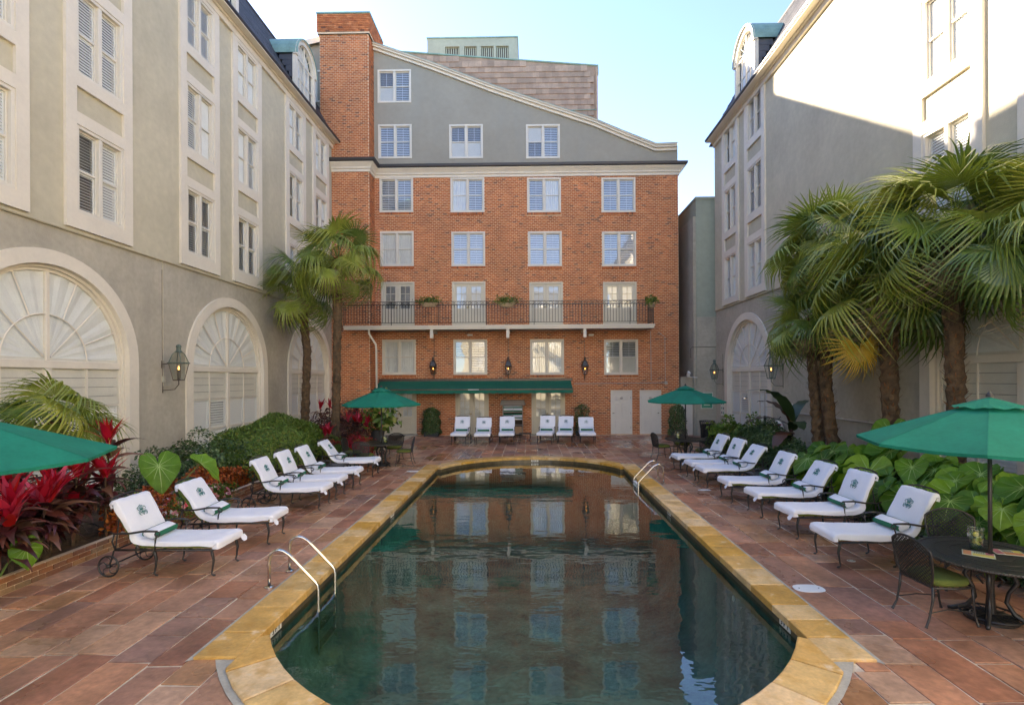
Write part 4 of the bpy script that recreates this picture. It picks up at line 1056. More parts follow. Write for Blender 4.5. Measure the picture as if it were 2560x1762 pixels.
def blob(rad, lump=.18, fill=.35, lo=-1.):
    rad = np.array(rad)
    def f(r, n):
        d = r.normal(size=(n, 3)); d /= np.linalg.norm(d, axis=1, keepdims=True)
        d[:, 2] = np.where(d[:, 2] < lo, -d[:, 2], d[:, 2])
        k = 1+lump*(np.sin(d[:, 0]*5+1)*np.sin(d[:, 1]*6+2)*1.2+np.sin(d[:, 2]*7+d[:, 0]*4)*.6)
        rr = np.where(r.random(n) < fill, r.random(n)**.5, 1-.12*r.random(n)**2)
        return d*(rad*(k*rr)[:, None]), d
    return f
for i, (xx, lab) in enumerate(((972, 'left fern planter hung on the balcony railing'), (1147, 'middle fern planter hung on the balcony railing'), (1474, 'small fern planter at the right end of the balcony'))):
    p = FY(xx*D2, 690*D2, bf-.06); w = .42 if i < 2 else .2
    t = thing('planter_basket', lab, 'planter', T(p.x, bf-.10, p.z), 'planters on the balcony railing')
    b = MB(); b.lathe([(.12*1, -.12), (.17, .0), (.19, .08), (.17, .08), (.15, .0)], 12); b.xf(SCL(w/.19, .8, 1)); ob('basket', b, t, WM[t.name], mats=['palm_dry'])
    me = leafcloud(420, blob((w*1.25, .22, .2), .3, .6), .13, ['leaf_mid'], 20+i, .3); ob('foliage', me, t, WM[t.name] @ T(0, 0, .18), kind='stuff')
# downspout, conduits, small lights
t = thing('downspout', 'cream rain pipe running down the brick wall left of the awning', 'pipe', T(-8, YC, 0))
a = FY(840*D2, 745*D2, YC-.1); c = FY(852*D2, 780*D2, YC-.1)
b = MB(); b.tube([(a.x, bf+.1, 5.05), (a.x, bf+.1, 4.85), (c.x, YC-.16, c.z), (c.x+.02, YC-.16, c.z-.25), (c.x+.05, YC-.16, .1)], .05, 8); ob('pipe', b, t, I4, mats=['cream_paint'], smooth=True)
t = thing('wall_conduit', 'thin grey conduit running over the two single doors', 'pipe', T(3.4, YB, 2.6))
a, c = FY(1300*D2, 879*D2, YB), FY(1505*D2, 877*D2, YB)
b = MB(); b.tube([(a.x, YB-.04, 2.48), (c.x, YB-.04, 2.5)], .022, 6); b.box((c.x, YB-.1, 2.43), (c.x+.12, YB-.012, 2.56)); b.tube([(c.x+.03, YB-.04, 2.52), (c.x+.02, YB-.04, 4.7), (c.x-.3, YB-.04, 4.95)], .014, 5)
p, q = FY(1473*D2, 760*D2, YB), FY(1476*D2, 862*D2, YB); b.tube([(p.x, YB-.04, 5.0), (p.x+.02, YB-.04, q.z)], .018, 6); ob('pipe', b, t, I4, mats=['grey_pipe'])
for xx, lab in ((1065, 'small white floodlight under the balcony, above the second window'), (1338, 'small white floodlight under the balcony, right of the third window')):
    p = FY(xx*D2, 759*D2, YB); b = MB(); b.cham((p.x-.12, YB-.2, p.z-.04), (p.x+.12, YB-.06, p.z+.04), .01); b.box((p.x-.04, YB-.08, p.z-.03), (p.x+.04, YB-.01, p.z+.03))
    ob('floodlight', b, None, label=lab, cat='light', group='floodlights under the balcony', mats=['white_paint'])
# ------------------------------------------------------------------ awning
t = thing('awning', 'long dark green fabric awning over the ground floor doors', 'awning', T(0, YB, 2.6))
ax0, ax1 = FY(862*D2, 900, YB).x, FY(1292*D2, 900, YB).x; za = FY(1000, 952, YB-.1).z; zf = FY(1000, 975, 23.5).z; zv = FY(1000, 983.5, 23.5).z
b = MB(); n = 60
for i in range(n):
    x0, x1 = ax0+(ax1-ax0)*i/n, ax0+(ax1-ax0)*(i+1)/n; s0, s1 = [.012*sin(k*1.7)+.02*sin(k*.31) for k in (i, i+1)]
    b.quad((x0, YB-.1, za), (x1, YB-.1, za), (x1, 24.15, (za+zf)/2-.03+s1), (x0, 24.15, (za+zf)/2-.03+s0)); b.quad((x0, 24.15, (za+zf)/2-.03+s0), (x1, 24.15, (za+zf)/2-.03+s1), (x1, 23.5, zf), (x0, 23.5, zf))
ob('canopy', b, t, I4, mats=['awning_green'], smooth=True)
b = MB(); n = 96
for i in range(n):
    x0, x1 = ax0+(ax1-ax0)*i/n, ax0+(ax1-ax0)*(i+1)/n; d0, d1 = [.02*abs(sin(k*pi/4)) for k in (i, i+1)]
    b.quad((x0, 23.49, zf), (x1, 23.49, zf), (x1, 23.48+.01*sin(i+1), zv-d1), (x0, 23.48+.01*sin(i), zv-d0))
ob('valance', b, t, I4, mats=['awning_green'])
b = MB(); b.box((ax0-.03, 23.47, zf-.02), (ax1+.03, 23.53, zf+.03)); b.box((ax0-.05, YB-.16, za-.03), (ax1+.08, YB-.02, za+.1)); b.box((FY(1170, 975, 23.46).x, 23.455, zf-.01), (FY(1197, 975, 23.46).x, 23.47, zf+.02), 1); ob('roller', b, t, I4, mats=['bronze', 'white_paint'])
for x in (ax0+.15, ax1-.15): b = MB(); b.tube([(x, YB-.1, za-.15), (x, 24.1, za-.4), (x, 23.55, zf)], .025, 6); ob('arm', b, t, I4, mats=['bronze'])

# ------------------------------------------------------------------ corner block and links on the right
YK = 24.3
kx0 = FY(1742, 1000, YK).x
t = thing('corner_block', 'tall plain grey-green rendered block between the brick building and the right wing', 'building', T(8, YK, 0))
zk = FY(1735, 499, YK).z
b = MB(); b.box((kx0, YK, -.1), (9.6, 34, zk)); ob('wall', b, t, I4, mats=['stucco_green'])
b = MB(); b.box((kx0+.0015, YK-.012, 0), (9.6, YK-.002, 5.6)); ob('lower_wall', b, t, I4, mats=['stucco_grey'])
b = MB(); b.box((kx0-.03, YK-.04, zk), (9.6, 34, zk+.12)); ob('parapet_cap', b, t, I4, mats=['stucco_green'])
t = thing('service_block', 'lower dark grey block half hidden behind the corner of the brick building', 'building', T(7.5, 27, 0))
b = MB(); b.box((kx0-.12, YK+.05, -.1), (kx0-.001, 36, FY(1729, 541, YK).z)); ob('wall', b, t, I4, mats=['stucco_grey'])
t = thing('garden_door', 'plain cream door in the recess between the brick building and the grey block', 'door', T(7.5, YB-.3, 0))
dx0, dx1 = FY(1702, 1040, YB-.3).x, kx0-.02
b = MB(); b.box((dx0, YB-.3, 0), (dx1, YB-.2, 2.15)); ob('leaf', b, t, I4, mats=['white_door'])
b = MB(); b.box((dx0-.0, YB-.33, 2.15), (dx1, YB-.2, 2.75)); b.box((dx0, YB-.36, 2.72), (dx1+.01, YB+.2, 2.78)); ob('lintel', b, t, I4, mats=['stucco_grey'])
b = MB(); b.lathe([(.03, 0), (.03, .02), (0, .05)], 8); b.xf(T(dx0+.12, YB-.3, 1.02) @ RX(pi/2)); ob('door_handle', b, t, I4, mats=['bronze'])
for z in (.35, 1.1, 1.8): b = MB(); b.box((dx1-.05, YB-.315, z-.05), (dx1-.035, YB-.3, z+.05)); ob('hinge', b, t, I4, mats=['bronze'])
# security camera on its bracket
p = FY(1721, 935, 24.0)
t = thing('security_camera', 'white security camera on a bracket near the corner of the brick building', 'camera', T(*p))
b = MB(); b.box((-.05, -.09, -.11), (.05, .09, .11)); b.xf(T(*p) @ RX(.5) @ RY(.15)); ob('housing', b, t, I4, mats=['white_paint'])
b = MB(); b.tube([(p.x, p.y, p.z-.1), (p.x+.12, p.y+.05, p.z-.14), (kx0+.02, YK, p.z-.16)], .018, 6); ob('bracket', b, t, I4, mats=['white_paint'])
b = MB(); b.box((p.x-.1, p.y+.08, p.z-.06), (p.x-.02, p.y+.16, p.z+.06)); ob('junction_box', b, t, I4, mats=['black_plastic'])
t = thing('wall_cable', 'thin cable looping across the upper grey block', 'pipe', T(8, YK, 6))
b = MB(); a = FY(1727, 868, YK-.03); c = FY(1796, 868, YK-.03); b.tube([(a.x, YK-.03, a.z-.5), (a.x, YK-.03, a.z-.05), (a.x+.06, YK-.03, a.z), (c.x, YK-.03, a.z+.02)], .012, 5); ob('pipe', b, t, I4, mats=['iron'])
# ------------------------------------------------------------------ gas lanterns
def lantern(M, lab, grp, m='bronze', mt='verdigris', pipe=2.2, back=.35, clear=True, roofm=None):
    """origin: centre of the lamp's foot; local -y points to the wall at distance back"""
    t = thing('gas_lantern', lab, 'lantern', M, grp)
    h, rb, rt = .40, .115, .205
    def fr(b):
        cb = [(rb*cos(a), rb*sin(a)) for a in [pi/4+pi/2*k for k in range(4)]]; ct = [(rt*cos(a), rt*sin(a)) for a in [pi/4+pi/2*k for k in range(4)]]
        for p, q in zip(cb, ct): b.tube([(*p, 0), (*q, h)], .011, 4)
        for L, z in ((cb, 0), ): b.tube([(*p, z) for p in L], .013, 4, closed=True)
        b.tube([(0, 0, -.10), (0, 0, .22)], .012, 6); b.lathe([(0, .0), (.05, .005), (.03, .03), (0, .03)], 8); b.lathe([(.03, .2), (.035, .24), (0, .24)], 6)
    ob('frame', cached(('lf', m), mk(fr, 'frame', [m])), t, M)
    def rf(b):
        ct = [(rt*cos(a), rt*sin(a)) for a in [pi/4+pi/2*k for k in range(4)]]
        b.tube([(p[0]*1.08, p[1]*1.08, h) for p in ct], .016, 4, closed=True)
        for p in ct: b.tube([(*p, h), (p[0]*.62, p[1]*.62, h+.20), (p[0]*.36, p[1]*.36, h+.26)], .012, 4)
        b.tube([(p[0]*.36, p[1]*.36, h+.26) for p in ct], .014, 4, closed=True)
        b.lathe([(.085, h+.26), (.05, h+.30), (.05, h+.37), (.062, h+.38), (.05, h+.42), (.02, h+.44), (0, h+.45)], 10)
    ob('roof_frame', cached(('lr', mt), mk(rf, 'roof_frame', [mt])), t, M)
    if roofm: ob('roof_panels', cached(('lrp', roofm), mk(lambda b: b.lathe([(rt*.98, h+.005), (rt*.62, h+.2), (rt*.36, h+.26)], 4, a0=pi/4), 'roof_panels', [roofm])), t, M)
    else: ob('roof_glass', cached('lrg', mk(lambda b: b.lathe([(rt*.97, h+.01), (rt*.6, h+.2), (rt*.35, h+.26)], 4, a0=pi/4), 'roof_glass', ['lamp_glass'])), t, M)
    for k in range(4):
        def g(b):
            a0, a1 = pi/4+pi/2*k, pi/4+pi/2*(k+1); b.quad((rb*cos(a0), rb*sin(a0), .01), (rb*cos(a1), rb*sin(a1), .01), (rt*cos(a1), rt*sin(a1), h-.01), (rt*cos(a0), rt*sin(a0), h-.01))
        ob('pane', cached(('lg', k), mk(g, 'pane', ['lamp_glass'])), t, M)
    ob('flame', cached('flame', mk(lambda b: b.lathe([(0, .235), (.016, .25), (.020, .275), (.010, .31), (0, .345)], 8), 'flame', ['flame'], True)), t, M)
    def br(b):
        b.tube([(0, rt*.6, h), (0, back, h-.02)], .014, 5); b.tube([(0, -0, -.10), (0, .1, -.22), (0, back, -.24)], .010, 5); b.tube([(0, back, -.3), (0, back, pipe)], .014, 5); b.box((-.04, back-.01, h-.12), (.04, back+.015, h+.06))
    ob('bracket', cached(('lb', pipe, back), mk(br, 'bracket', [m])), t, M)
g1 = 'gas lanterns on the courtyard walls'
p = FX(447, 950, XL+.42); lantern(T(*p) @ RZ(pi/2) @ SCL(1.08), 'large copper gas lantern between the first and second arch of the left wing', g1, 'bronze', 'verdigris', 2.6, .42/1.08)
p = FX(1928, 946, XR-.40); lantern(T(*p) @ RZ(-pi/2) @ SCL(1.08), 'gas lantern on the right wing, behind the palm beside the arch', g1, 'verdigris', 'verdigris', 1.5, .4/1.08)
p = FX(1786, 947, XR-.38); lantern(T(*p) @ RZ(-pi/2), 'gas lantern at the far end of the right wing, above the green sign', g1, 'verdigris', 'verdigris', 1.1, .38)
g2 = 'gas lanterns on the brick wall under the balcony'
for x, l in ((981, 'left'), (1151, 'middle'), (1325, 'right')):
    p = FY(x*D2, 848*D2, YB-.3); lantern(T(*p), {'left': 'brown gas lantern on the brick wall between the first and second window', 'middle': 'brown gas lantern on the brick wall between the second and third window', 'right': 'brown gas lantern on the brick wall between the third and fourth window'}[l], g2, 'bronze', 'bronze', 1.75, .28, roofm='slate')
# ------------------------------------------------------------------ sun loungers
SH = .36
def make_lounger():
    t = thing('sun_lounger', 'x', 'sun lounger', I4, 'sun loungers round the pool')
    b = MB()
    for s in (-1, 1):
        b.tube([(s*.29, .04, SH), (s*.29, 1.08, SH), (s*.29, 1.42, SH-.0)], .016, 6)
    for y in (.04, .4, .76, 1.1, 1.42): b.tube([(-.29, y, SH), (.29, y, SH)], .012, 5)
    b.tube([(-.29, 1.47, .15), (.29, 1.47, .15)], .012, 5)
    ob('frame', b, t, mats=['iron'], smooth=True)
    b = MB()
    for s in (-1, 1): b.tube([(s*.27, 1.10, SH+.02), (s*.27, 1.28, .70), (s*.27, 1.475, 1.055)], .014, 6)
    b.tube([(-.27, 1.475, 1.055), (-.13, 1.485, 1.085), (.13, 1.485, 1.085), (.27, 1.475, 1.055)], .014, 6)
    for k in range(9): x = -.24+.06*k; b.tube([(x, 1.30, .70), (x, 1.478, 1.06)], .006, 4)
    for z, y in ((.8, 1.34), (.93, 1.41), (1.0, 1.445)): b.tube([(-.27, y, z), (.27, y, z)], .007, 4)
    for s in (-1, 1): b.tube([(s*.25, 1.38, .84), (s*.25, 1.44, SH)], .010, 4)
    ob('back_frame', b, t, mats=['iron'])
    leg = mk(lambda b: b.tube([(0, 0, SH), (0, -.012, .30), (0, -.03, .22), (0, -.012, .10), (0, -.0, .03), (0, -.03, .012), (0, -.05, .015)], [.020, .022, .018, .013, .012, .015, .010], 6), 'leg', ['iron'], True)()
    for x, y in ((-.29, .06), (.29, .06), (-.29, .86), (.29, .86)): ob('leg', leg, t, T(x, y, 0))
    for s in (-1, 1):
        b = MB(); b.tube([(s*.31, .84, SH), (s*.315, .83, .50), (s*.315, .80, .585)], .011, 5)
        b.tube([(s*.315+.03*0, .80+.035*cos(a)-.0, .585+.035*sin(a)) for a in [2*pi*k/10 for k in range(10)]], .009, 5, closed=True)
        b.tube([(s*.315, .80, .625), (s*.32, .98, .63), (s*.32, 1.18, .60), (s*.315, 1.40, .59), (s*.31, 1.47, .61)], [.014, .016, .016, .014, .011], 6)
        b.tube([(s*.30, 1.40, SH), (s*.31, 1.44, .48), (s*.315, 1.40, .59)], .011, 5)
        ob('armrest', b, t, mats=['iron'], smooth=True)
    wh = mk(lambda b: (b.tube([(0, .14*cos(a), .14*sin(a)) for a in [2*pi*k/24 for k in range(24)]], .013, 6, closed=True), b.lathe([(0, -.03), (.025, -.03), (.025, .03), (0, .03)], 8) if False else b.box((-.02, -.022, -.022), (.02, .022, .022)),
        [b.tube([(0, r*.14*cos(a+.9*sin(pi*r)*.8), r*.14*sin(a+.9*sin(pi*r)*.8)) for r in (.1, .35, .6, .8, 1)], .008, 4) for a in [2*pi*k/5 for k in range(5)]]), 'wheel', ['iron'], True)()
    for s in (-1, 1):
        ob('wheel', wh, t, T(s*.335, 1.47, .15))
        b = MB(); b.tube([(s*.30, 1.42, SH), (s*.31, 1.44, .25), (s*.32, 1.47, .15)], .012, 5); ob('wheel_bracket', b, t, mats=['iron'])
    def cush(b, pr, hw=.295, th=.075):
        n = len(pr); vs = []
        for i, (y, z) in enumerate(pr):
            a = pr[max(0, i-1)]; c = pr[min(n-1, i+1)]; d = hypot(c[0]-a[0], c[1]-a[1]); ny, nz = -(c[1]-a[1])/d, (c[0]-a[0])/d
            for (x, o) in ((-hw, .01), (-hw, th-.02), (-hw+.02, th), (hw-.02, th), (hw, th-.02), (hw, .01)): vs.append((x, y+ny*o, z+nz*o))
        fs = [(i*6+j, i*6+(j+1) % 6, (i+1)*6+(j+1) % 6, (i+1)*6+j) for i in range(n-1) for j in range(6)]+[tuple(range(6))[::-1], tuple((n-1)*6+j for j in range(6))]
        b.add(vs, fs)
    b = MB(); cush(b, [(.01, SH+.02), (.5, SH+.018), (1.06, SH+.02)]); ob('seat_cushion', b, t, mats=['cushion_olive'])
    b = MB(); cush(b, [(1.14, SH+.05), (1.26, .60), (1.46, .965)], th=.06); ob('back_cushion', b, t, mats=['cushion_olive'])
    return t
def make_towel(seed, flap=0):
    rg = random.Random(seed)
    P = [(-.045, .375), (-.048, .42), (-.035, .465), (.0, .487), (.06, .492), (.3, .482), (.6, .474), (.9, .476), (1.03, .492), (1.10, .535), (1.17, .655), (1.26, .83), (1.34, .98), (1.375, 1.035), (1.41, 1.052), (1.455, 1.04), (1.475, .99), (1.462, .93)]
    # resample
    V = [Vector((0, *p)) for p in P]; out = []
    for i in range(len(V)-1):
        a = V[max(0, i-1)]; p, q = V[i], V[i+1]; d = V[min(len(V)-1, i+2)]
        for k in range(3):
            u = k/3; out.append(.5*((2*p)+(q-a)*u+(2*a-5*p+4*q-d)*u*u+(3*p-a-3*q+d)*u**3))
    out.append(V[-1]); n = len(out); hw = .315
    ph = [rg.uniform(0, 6) for _ in range(6)]
    X = [-1.0, -1., -1., -.985, -.9]+[-.72+.18*k for k in range(9)]+[.9, .985, 1., 1., 1.]
    O = [-.072, -.045, -.018, -.004, 0]+[0]*9+[0, -.004, -.018, -.045, -.072]
    vs = []
    for i, p in enumerate(out):
        a = out[max(0, i-1)]; c = out[min(n-1, i+1)]; tn = (c-a).normalized(); nn = Vector((0, -tn.z, tn.y)); s = i/(n-1)
        drop = 1.0 if s < .55 else .75
        for j, (x, o) in enumerate(zip(X, O)):
            u = x; e = abs(o) > .02
            wr = .004*sin(9*u+ph[0]+6*s)+.003*sin(23*s*3+ph[1]+3*u)+(.006*sin(40*s+ph[2])+.004*sin(85*s+ph[4]))*(abs(o) > .01)
            if s > .58: wr += .006*sin(7*u*2+ph[3])*(s-.5)
            oo = o*drop*(1+.25*sin(11*s+ph[5]+(u > 0)*2))
            q = p+nn*(oo+wr*.8); vs.append((u*hw+(.008*sin(33*s+ph[2]+u) if e else 0)+(.01*(u > 0)-.01*(u < 0))*(e), q.y, q.z))
    m = len(X); b = MB(); b.add(vs, [(i*m+j, i*m+j+1, (i+1)*m+j+1, (i+1)*m+j) for i in range(n-1) for j in range(m-1)])
    # folded hem along the foot and gathered corner
    if flap:
        x = flap*.27; b.add([(x-.05, -.052, .40), (x+.05, -.052, .41), (x+.062, -.09, .36), (x+.03, -.105, .325), (x-.03, -.10, .32), (x-.068, -.085, .355), (x, -.06, .375)], [(0, 1, 6), (1, 2, 6), (2, 3, 6), (3, 4, 6), (4, 5, 6), (5, 0, 6)])
    me = b.mesh('towel_cover', ['towel_white'], True); return me
def make_crest():
    b = MB(); tb = lambda pts, r=.0045: b.tube([(x, y, .001) for x, y in pts], r, 4)
    for k, (x, h) in enumerate(((-.045, .05), (-.022, .066), (0, .078), (.022, .066), (.045, .05))):
        tb([(x*.55, .012), (x*.95, .036), (x*1.15, h)]); tb([(x*1.15-.006, h+.006), (x*1.15+.006, h+.006)], .006)
    tb([(-.035, .010), (.035, .010)]); tb([(-.032, .0), (.032, .0)])
    for s in (-1, 1):
        tb([(s*.008, -.012), (s*.03, -.055), (s*.045, -.02), (s*.062, -.062)]); tb([(s*.06, .0), (s*.085, .022), (s*.078, .05), (s*.062, .045)]); tb([(s*.05, -.01), (s*.082, -.03), (s*.075, -.07), (s*.05, -.085)])
        tb([(0, -.02), (s*.012, -.06), (0, -.085)])
    return b.mesh('crest', ['crest_green'])
def make_roll():
    def sec(b, ys, r0, x0, x1, mi=0):
        pts = []
        for k in range(20):
            a = 2*pi*k/20; c, s = cos(a), sin(a); pts.append((.09*abs(c)**.6*(1 if c > 0 else -1), .048*abs(s)**.6*(1 if s > 0 else -1)))
        return pts
    pts = sec(None, 0, 0, 0, 0); n = len(pts); b = MB(); vs = []
    for x, k in ((-.245, .82), (-.235, .97), (-.1, 1), (.1, 1), (.235, .97), (.245, .82)):
        for p in pts: vs.append((x, p[0]*k, p[1]*k))
    fs = [(i*n+j, i*n+(j+1) % n, (i+1)*n+(j+1) % n, (i+1)*n+j) for i in range(5) for j in range(n)]+[tuple(range(n))[::-1], tuple(5*n+j for j in range(n))]
    b.add(vs, fs); body = b.mesh('rolled_towel', ['towel_white'], True)
    def band(y0, y1):
        b = MB(); q = [p for p in pts]; sel = [k for k in range(n) if y0 <= q[k][0] <= y1]
        # take the contiguous run
        ks = sorted(sel, key=lambda k: atan2(q[k][1], q[k][0]) if y0 > 0 else atan2(q[k][1], -q[k][0]))
        vs = []
        for x in (-.247, .247):
            for k in ks: vs.append((x, q[k][0]*1.035, q[k][1]*1.05))
        m = len(ks); b.add(vs, [(j, j+1, m+j+1, m+j) for j in range(m-1)]); return b.mesh('band', ['towel_green'], True)
    return body, band(.056, .1), band(-.1, -.056)
short = lambda s: s.replace('sun lounger', 'lounger').replace('in front of the brick building', 'by the brick wall')
def bend(me, ang):
    """copy of a mesh with everything above the seat hinge tilted by ang"""
    m2 = me.copy(); c, s_ = cos(ang), sin(ang)
    for v in m2.vertices:
        x, y, z = v.co; k = min(1, max(0, (y-1.07)/.10)) if z > .40 else 0
        if k: a = ang*k; yy, zz = y-1.10, z-.42; v.co = (x, 1.10+yy*cos(a)-zz*sin(a), .42+yy*sin(a)+zz*cos(a))
    return m2
TILT = {1: -.10, 3: .07, 5: -.16, 7: .08, 8: -.09, 10: -.14, 11: .06, 14: -.10, 16: .08, 18: -.12}; _bm = {}
def bent(me, a):
    if (me.name, a) not in _bm: _bm[(me.name, a)] = bend(me, a)
    return _bm[(me.name, a)]
LNG = make_lounger(); TW = [make_towel(s, f) for s, f in ((1, 0), (2, -1), (3, 1), (4, 0))]; CR = make_crest(); RB, RA1, RA2 = make_roll()
def place_lounger(i, x, y, rz, lab, kind, sc=1., roll=0, clutter=None):
    M = T(x, y, 0) @ RZ(rz) @ SCL(sc)
    rj = random.Random(i+50)
    if i == 0:
        LNG.matrix_world = M; WM[LNG.name] = M; LNG['label'] = lab; o = LNG
        for k in KIDS[LNG.name]: WM[k.name] = M @ k.matrix_local
    else: o = dup(LNG, M, None, lab)
    ta = TILT.get(i, 0)
    if ta:
        for k in KIDS[o.name]:
            if k.name.startswith(('back_frame', 'back_cushion')): k.data = bent(k.data, ta)
    tw = ob('towel_cover', bent(TW[kind], ta) if ta else TW[kind], None, M, 'white crested cover on the '+short(lab), 'towel cover', 'white terry covers on the sun loungers')
    dy, dz = .17, .325; L = hypot(dy, dz)
    MC = M @ frame((rj.uniform(-.015, .015), 1.255, .828), (-1, 0, 0), (0, dy/L, dz/L), (0, -dz/L, dy/L)) @ T(0, 0, .006) @ SCL(-1, 1, 1) @ SCL(1.05)
    MC = M @ frame((rj.uniform(-.015, .015), 1.252, .838), (1, 0, 0), (0, dy/L, dz/L), (0, -dz/L, dy/L)) @ T(0, 0.01, .008) @ SCL(.9)
    if ta: MC = M @ T(0, 1.10, .42) @ RX(ta) @ T(0, -1.10, -.42) @ M.inverted() @ MC
    ob('crest', CR, tw, MC)
    MR = M @ T(rj.uniform(-.02, .02), 1.0+rj.uniform(-.02, .01), .553+rj.uniform(0, .01)) @ RZ(rj.uniform(-.06, .06)) @ RX(.42+rj.uniform(-.08, .08))
    r = ob('rolled_towel', RB, None, MR, 'rolled green-bordered towel on the '+short(lab), 'towel', 'rolled towels lying on the sun loungers')
    ob('band', RA1, r, MR); ob('band', RA2, r, MR)
pl = [  # x, y, rot, label, towel
    (-4.36, 7.31, pi/2, 'nearest left sun lounger, in front of the red plants', 2),
    (-4.30, 8.66, pi/2+.06, 'second left sun lounger, beside the large heart-shaped leaves', 1),
    (-4.36, 10.86, pi/2+.04, 'third left sun lounger, first of the close row of three', 1),
    (-4.37, 11.80, pi/2+.04, 'fourth left sun lounger, middle of the close row of three', 1),
    (-4.34, 12.84, pi/2+.04, 'fifth left sun lounger, beside the hedge mound', 1),
    (-4.37, 14.50, pi/2+.05, 'farthest left sun lounger, beyond the small side table', 1),
    (4.33, 7.63, -pi/2+.02, 'nearest right sun lounger, beside the dining table', 3),
    (4.41, 8.93, -pi/2+.05, 'second right sun lounger from the front', 2),
    (4.41, 10.24, -pi/2+.03, 'third right sun lounger from the front', 2),
    (4.30, 11.42, -pi/2+.03, 'fourth right sun lounger, nearest side of the side table', 2),
    (4.30, 12.98, -pi/2+.05, 'fifth right sun lounger, far side of the side table', 1),
    (4.28, 13.86, -pi/2+.05, 'sixth right sun lounger, middle of the far group', 1),
    (4.24, 15.02, -pi/2+.05, 'farthest right sun lounger, by the far umbrella', 1),
    (-2.96, 21.0, .0, 'leftmost sun lounger in front of the brick building', 0),
    (-1.97, 20.85, .03, 'second sun lounger from the left by the brick building', 0),
    (-.98, 21.05, .02, 'sun lounger by the brick building in front of the towel cabinet', 0),
    (.58, 21.1, -.14, 'sun lounger by the brick building right of the low table', 0),
    (1.40, 21.1, -.12, 'second sun lounger from the right by the brick building', 0),
    (2.36, 21.0, -.05, 'rightmost sun lounger in front of the brick building', 3)]
for i, (x, y, r, l, k) in enumerate(pl): place_lounger(i, x, y, r, l, k, 1. if i < 13 else 1.02)
# ------------------------------------------------------------------ umbrellas
def umbrella(x, y, rot, lab, apex=2.43, rim=1.97, R=1.27, pole0=0.):
    t = thing('sun_umbrella', lab, 'umbrella', T(x, y, 0) @ RZ(rot), 'green umbrellas round the pool'); M = WM[t.name]
    b = MB(); n = 8; S = 6
    def pt(k, s, r):   # k sector, s 0..1 across, r 0..1 outward
        a0, a1 = 2*pi*k/n, 2*pi*(k+1)/n
        px, py = (1-s)*cos(a0)+s*cos(a1), (1-s)*sin(a0)+s*sin(a1); sag = .10*4*s*(1-s)*r*r
        z = apex-(apex-rim)*(r**1.08)-sag*.22; q = r*(1-sag*.35); return (px*R*q, py*R*q, z)
    for k in range(n):
        vs = [pt(k, i/S, .14+.86*j/8) for j in range(9) for i in range(S+1)]
        b.add(vs, [(j*(S+1)+i, (j+1)*(S+1)+i, (j+1)*(S+1)+i+1, j*(S+1)+i+1) for j in range(8) for i in range(S)])
        # seam along the rib and hem
        a0 = 2*pi*k/n; ds = .006
        for j in range(8):
            (x0, y0, z0), (x1, y1, z1) = pt(k, 0, .14+.86*j/8), pt(k, 0, .14+.86*(j+1)/8); tx, ty = -sin(a0)*ds, cos(a0)*ds
            b.quad((x0-tx, y0-ty, z0+.003), (x0+tx, y0+ty, z0+.003), (x1+tx, y1+ty, z1+.003), (x1-tx, y1-ty, z1+.003))
        for i in range(S):
            p, q = pt(k, i/S, 1), pt(k, (i+1)/S, 1); b.quad(p, q, (q[0]*.995, q[1]*.995, q[2]-.035), (p[0]*.995, p[1]*.995, p[2]-.035))
    ob('canopy', b, t, M, mats=['umbrella_green'])
    b = MB()
    for k in range(n):
        vs = []
        for j in range(4):
            for i in range(S+1):
                p = pt(k, i/S, max(.004, .27*j/3)); vs.append((p[0], p[1], p[2]+.045+(.010*sin(pi*i/S*3) if j == 3 else 0)))
        b.add(vs, [(j*(S+1)+i, (j+1)*(S+1)+i, (j+1)*(S+1)+i+1, j*(S+1)+i+1) for j in range(3) for i in range(S)])
    ob('vent_cap', b, t, M, mats=['umbrella_green'])
    for k in range(n):
        a = 2*pi*k/n; b = MB(); b.tube([(.03*cos(a), .03*sin(a), apex-.06)]+[(R*r*cos(a), R*r*sin(a), apex-(apex-rim)*r**1.08-.02) for r in (.3, .6, .99)], .009, 4); b.tube([(.03*cos(a), .03*sin(a), apex-.45), (R*.5*cos(a), R*.5*sin(a), apex-(apex-rim)*.47-.025)], .007, 4); ob('rib', b, t, M, mats=['umbrella_pole'])
    b = MB(); b.tube([(0, 0, pole0), (0, 0, apex+.02)], .021, 10); b.lathe([(.035, apex+.05), (.03, apex+.08), (.012, apex+.1), (0, apex+.12)], 8); b.lathe([(.045, apex-.5), (.045, apex-.42)], 8); ob('pole', b, t, M, mats=['umbrella_pole'], smooth=True)
    b = MB(); b.lathe([(.24, 0.004), (.24, .03), (.2, .055), (.05, .07), (.035, .3), (.022, .3)], 20); ob('base', b, t, M, mats=['iron'])
    return t, M
uM = umbrella(5.13, 5.80, atan2(.85, -.94), 'large green umbrella over the nearest table on the right')
b = MB(); b.tube([(-.25, -1.0, 2.02), (-.22, -1.02, 1.93), (-.27, -1.03, 1.86), (-.3, -1.0, 1.95), (-.25, -1.0, 2.02)], .005, 4); ob('tie_cord', b, uM[0], T(5.13, 5.80, 0), mats=['copper_green'])
umbrella(-5.54, 4.70, atan2(5.71-4.70, -4.68+5.54), 'green umbrella cut by the left edge, in front of the red plants', 2.43, 1.97, 1.34)
umbrella(-4.70, 16.1, .0+.12, 'green umbrella over the far left table', 2.42, 1.93, 1.23)
umbrella(5.10, 16.9, .18, 'green umbrella over the far right table', 2.42, 1.96, 1.30)
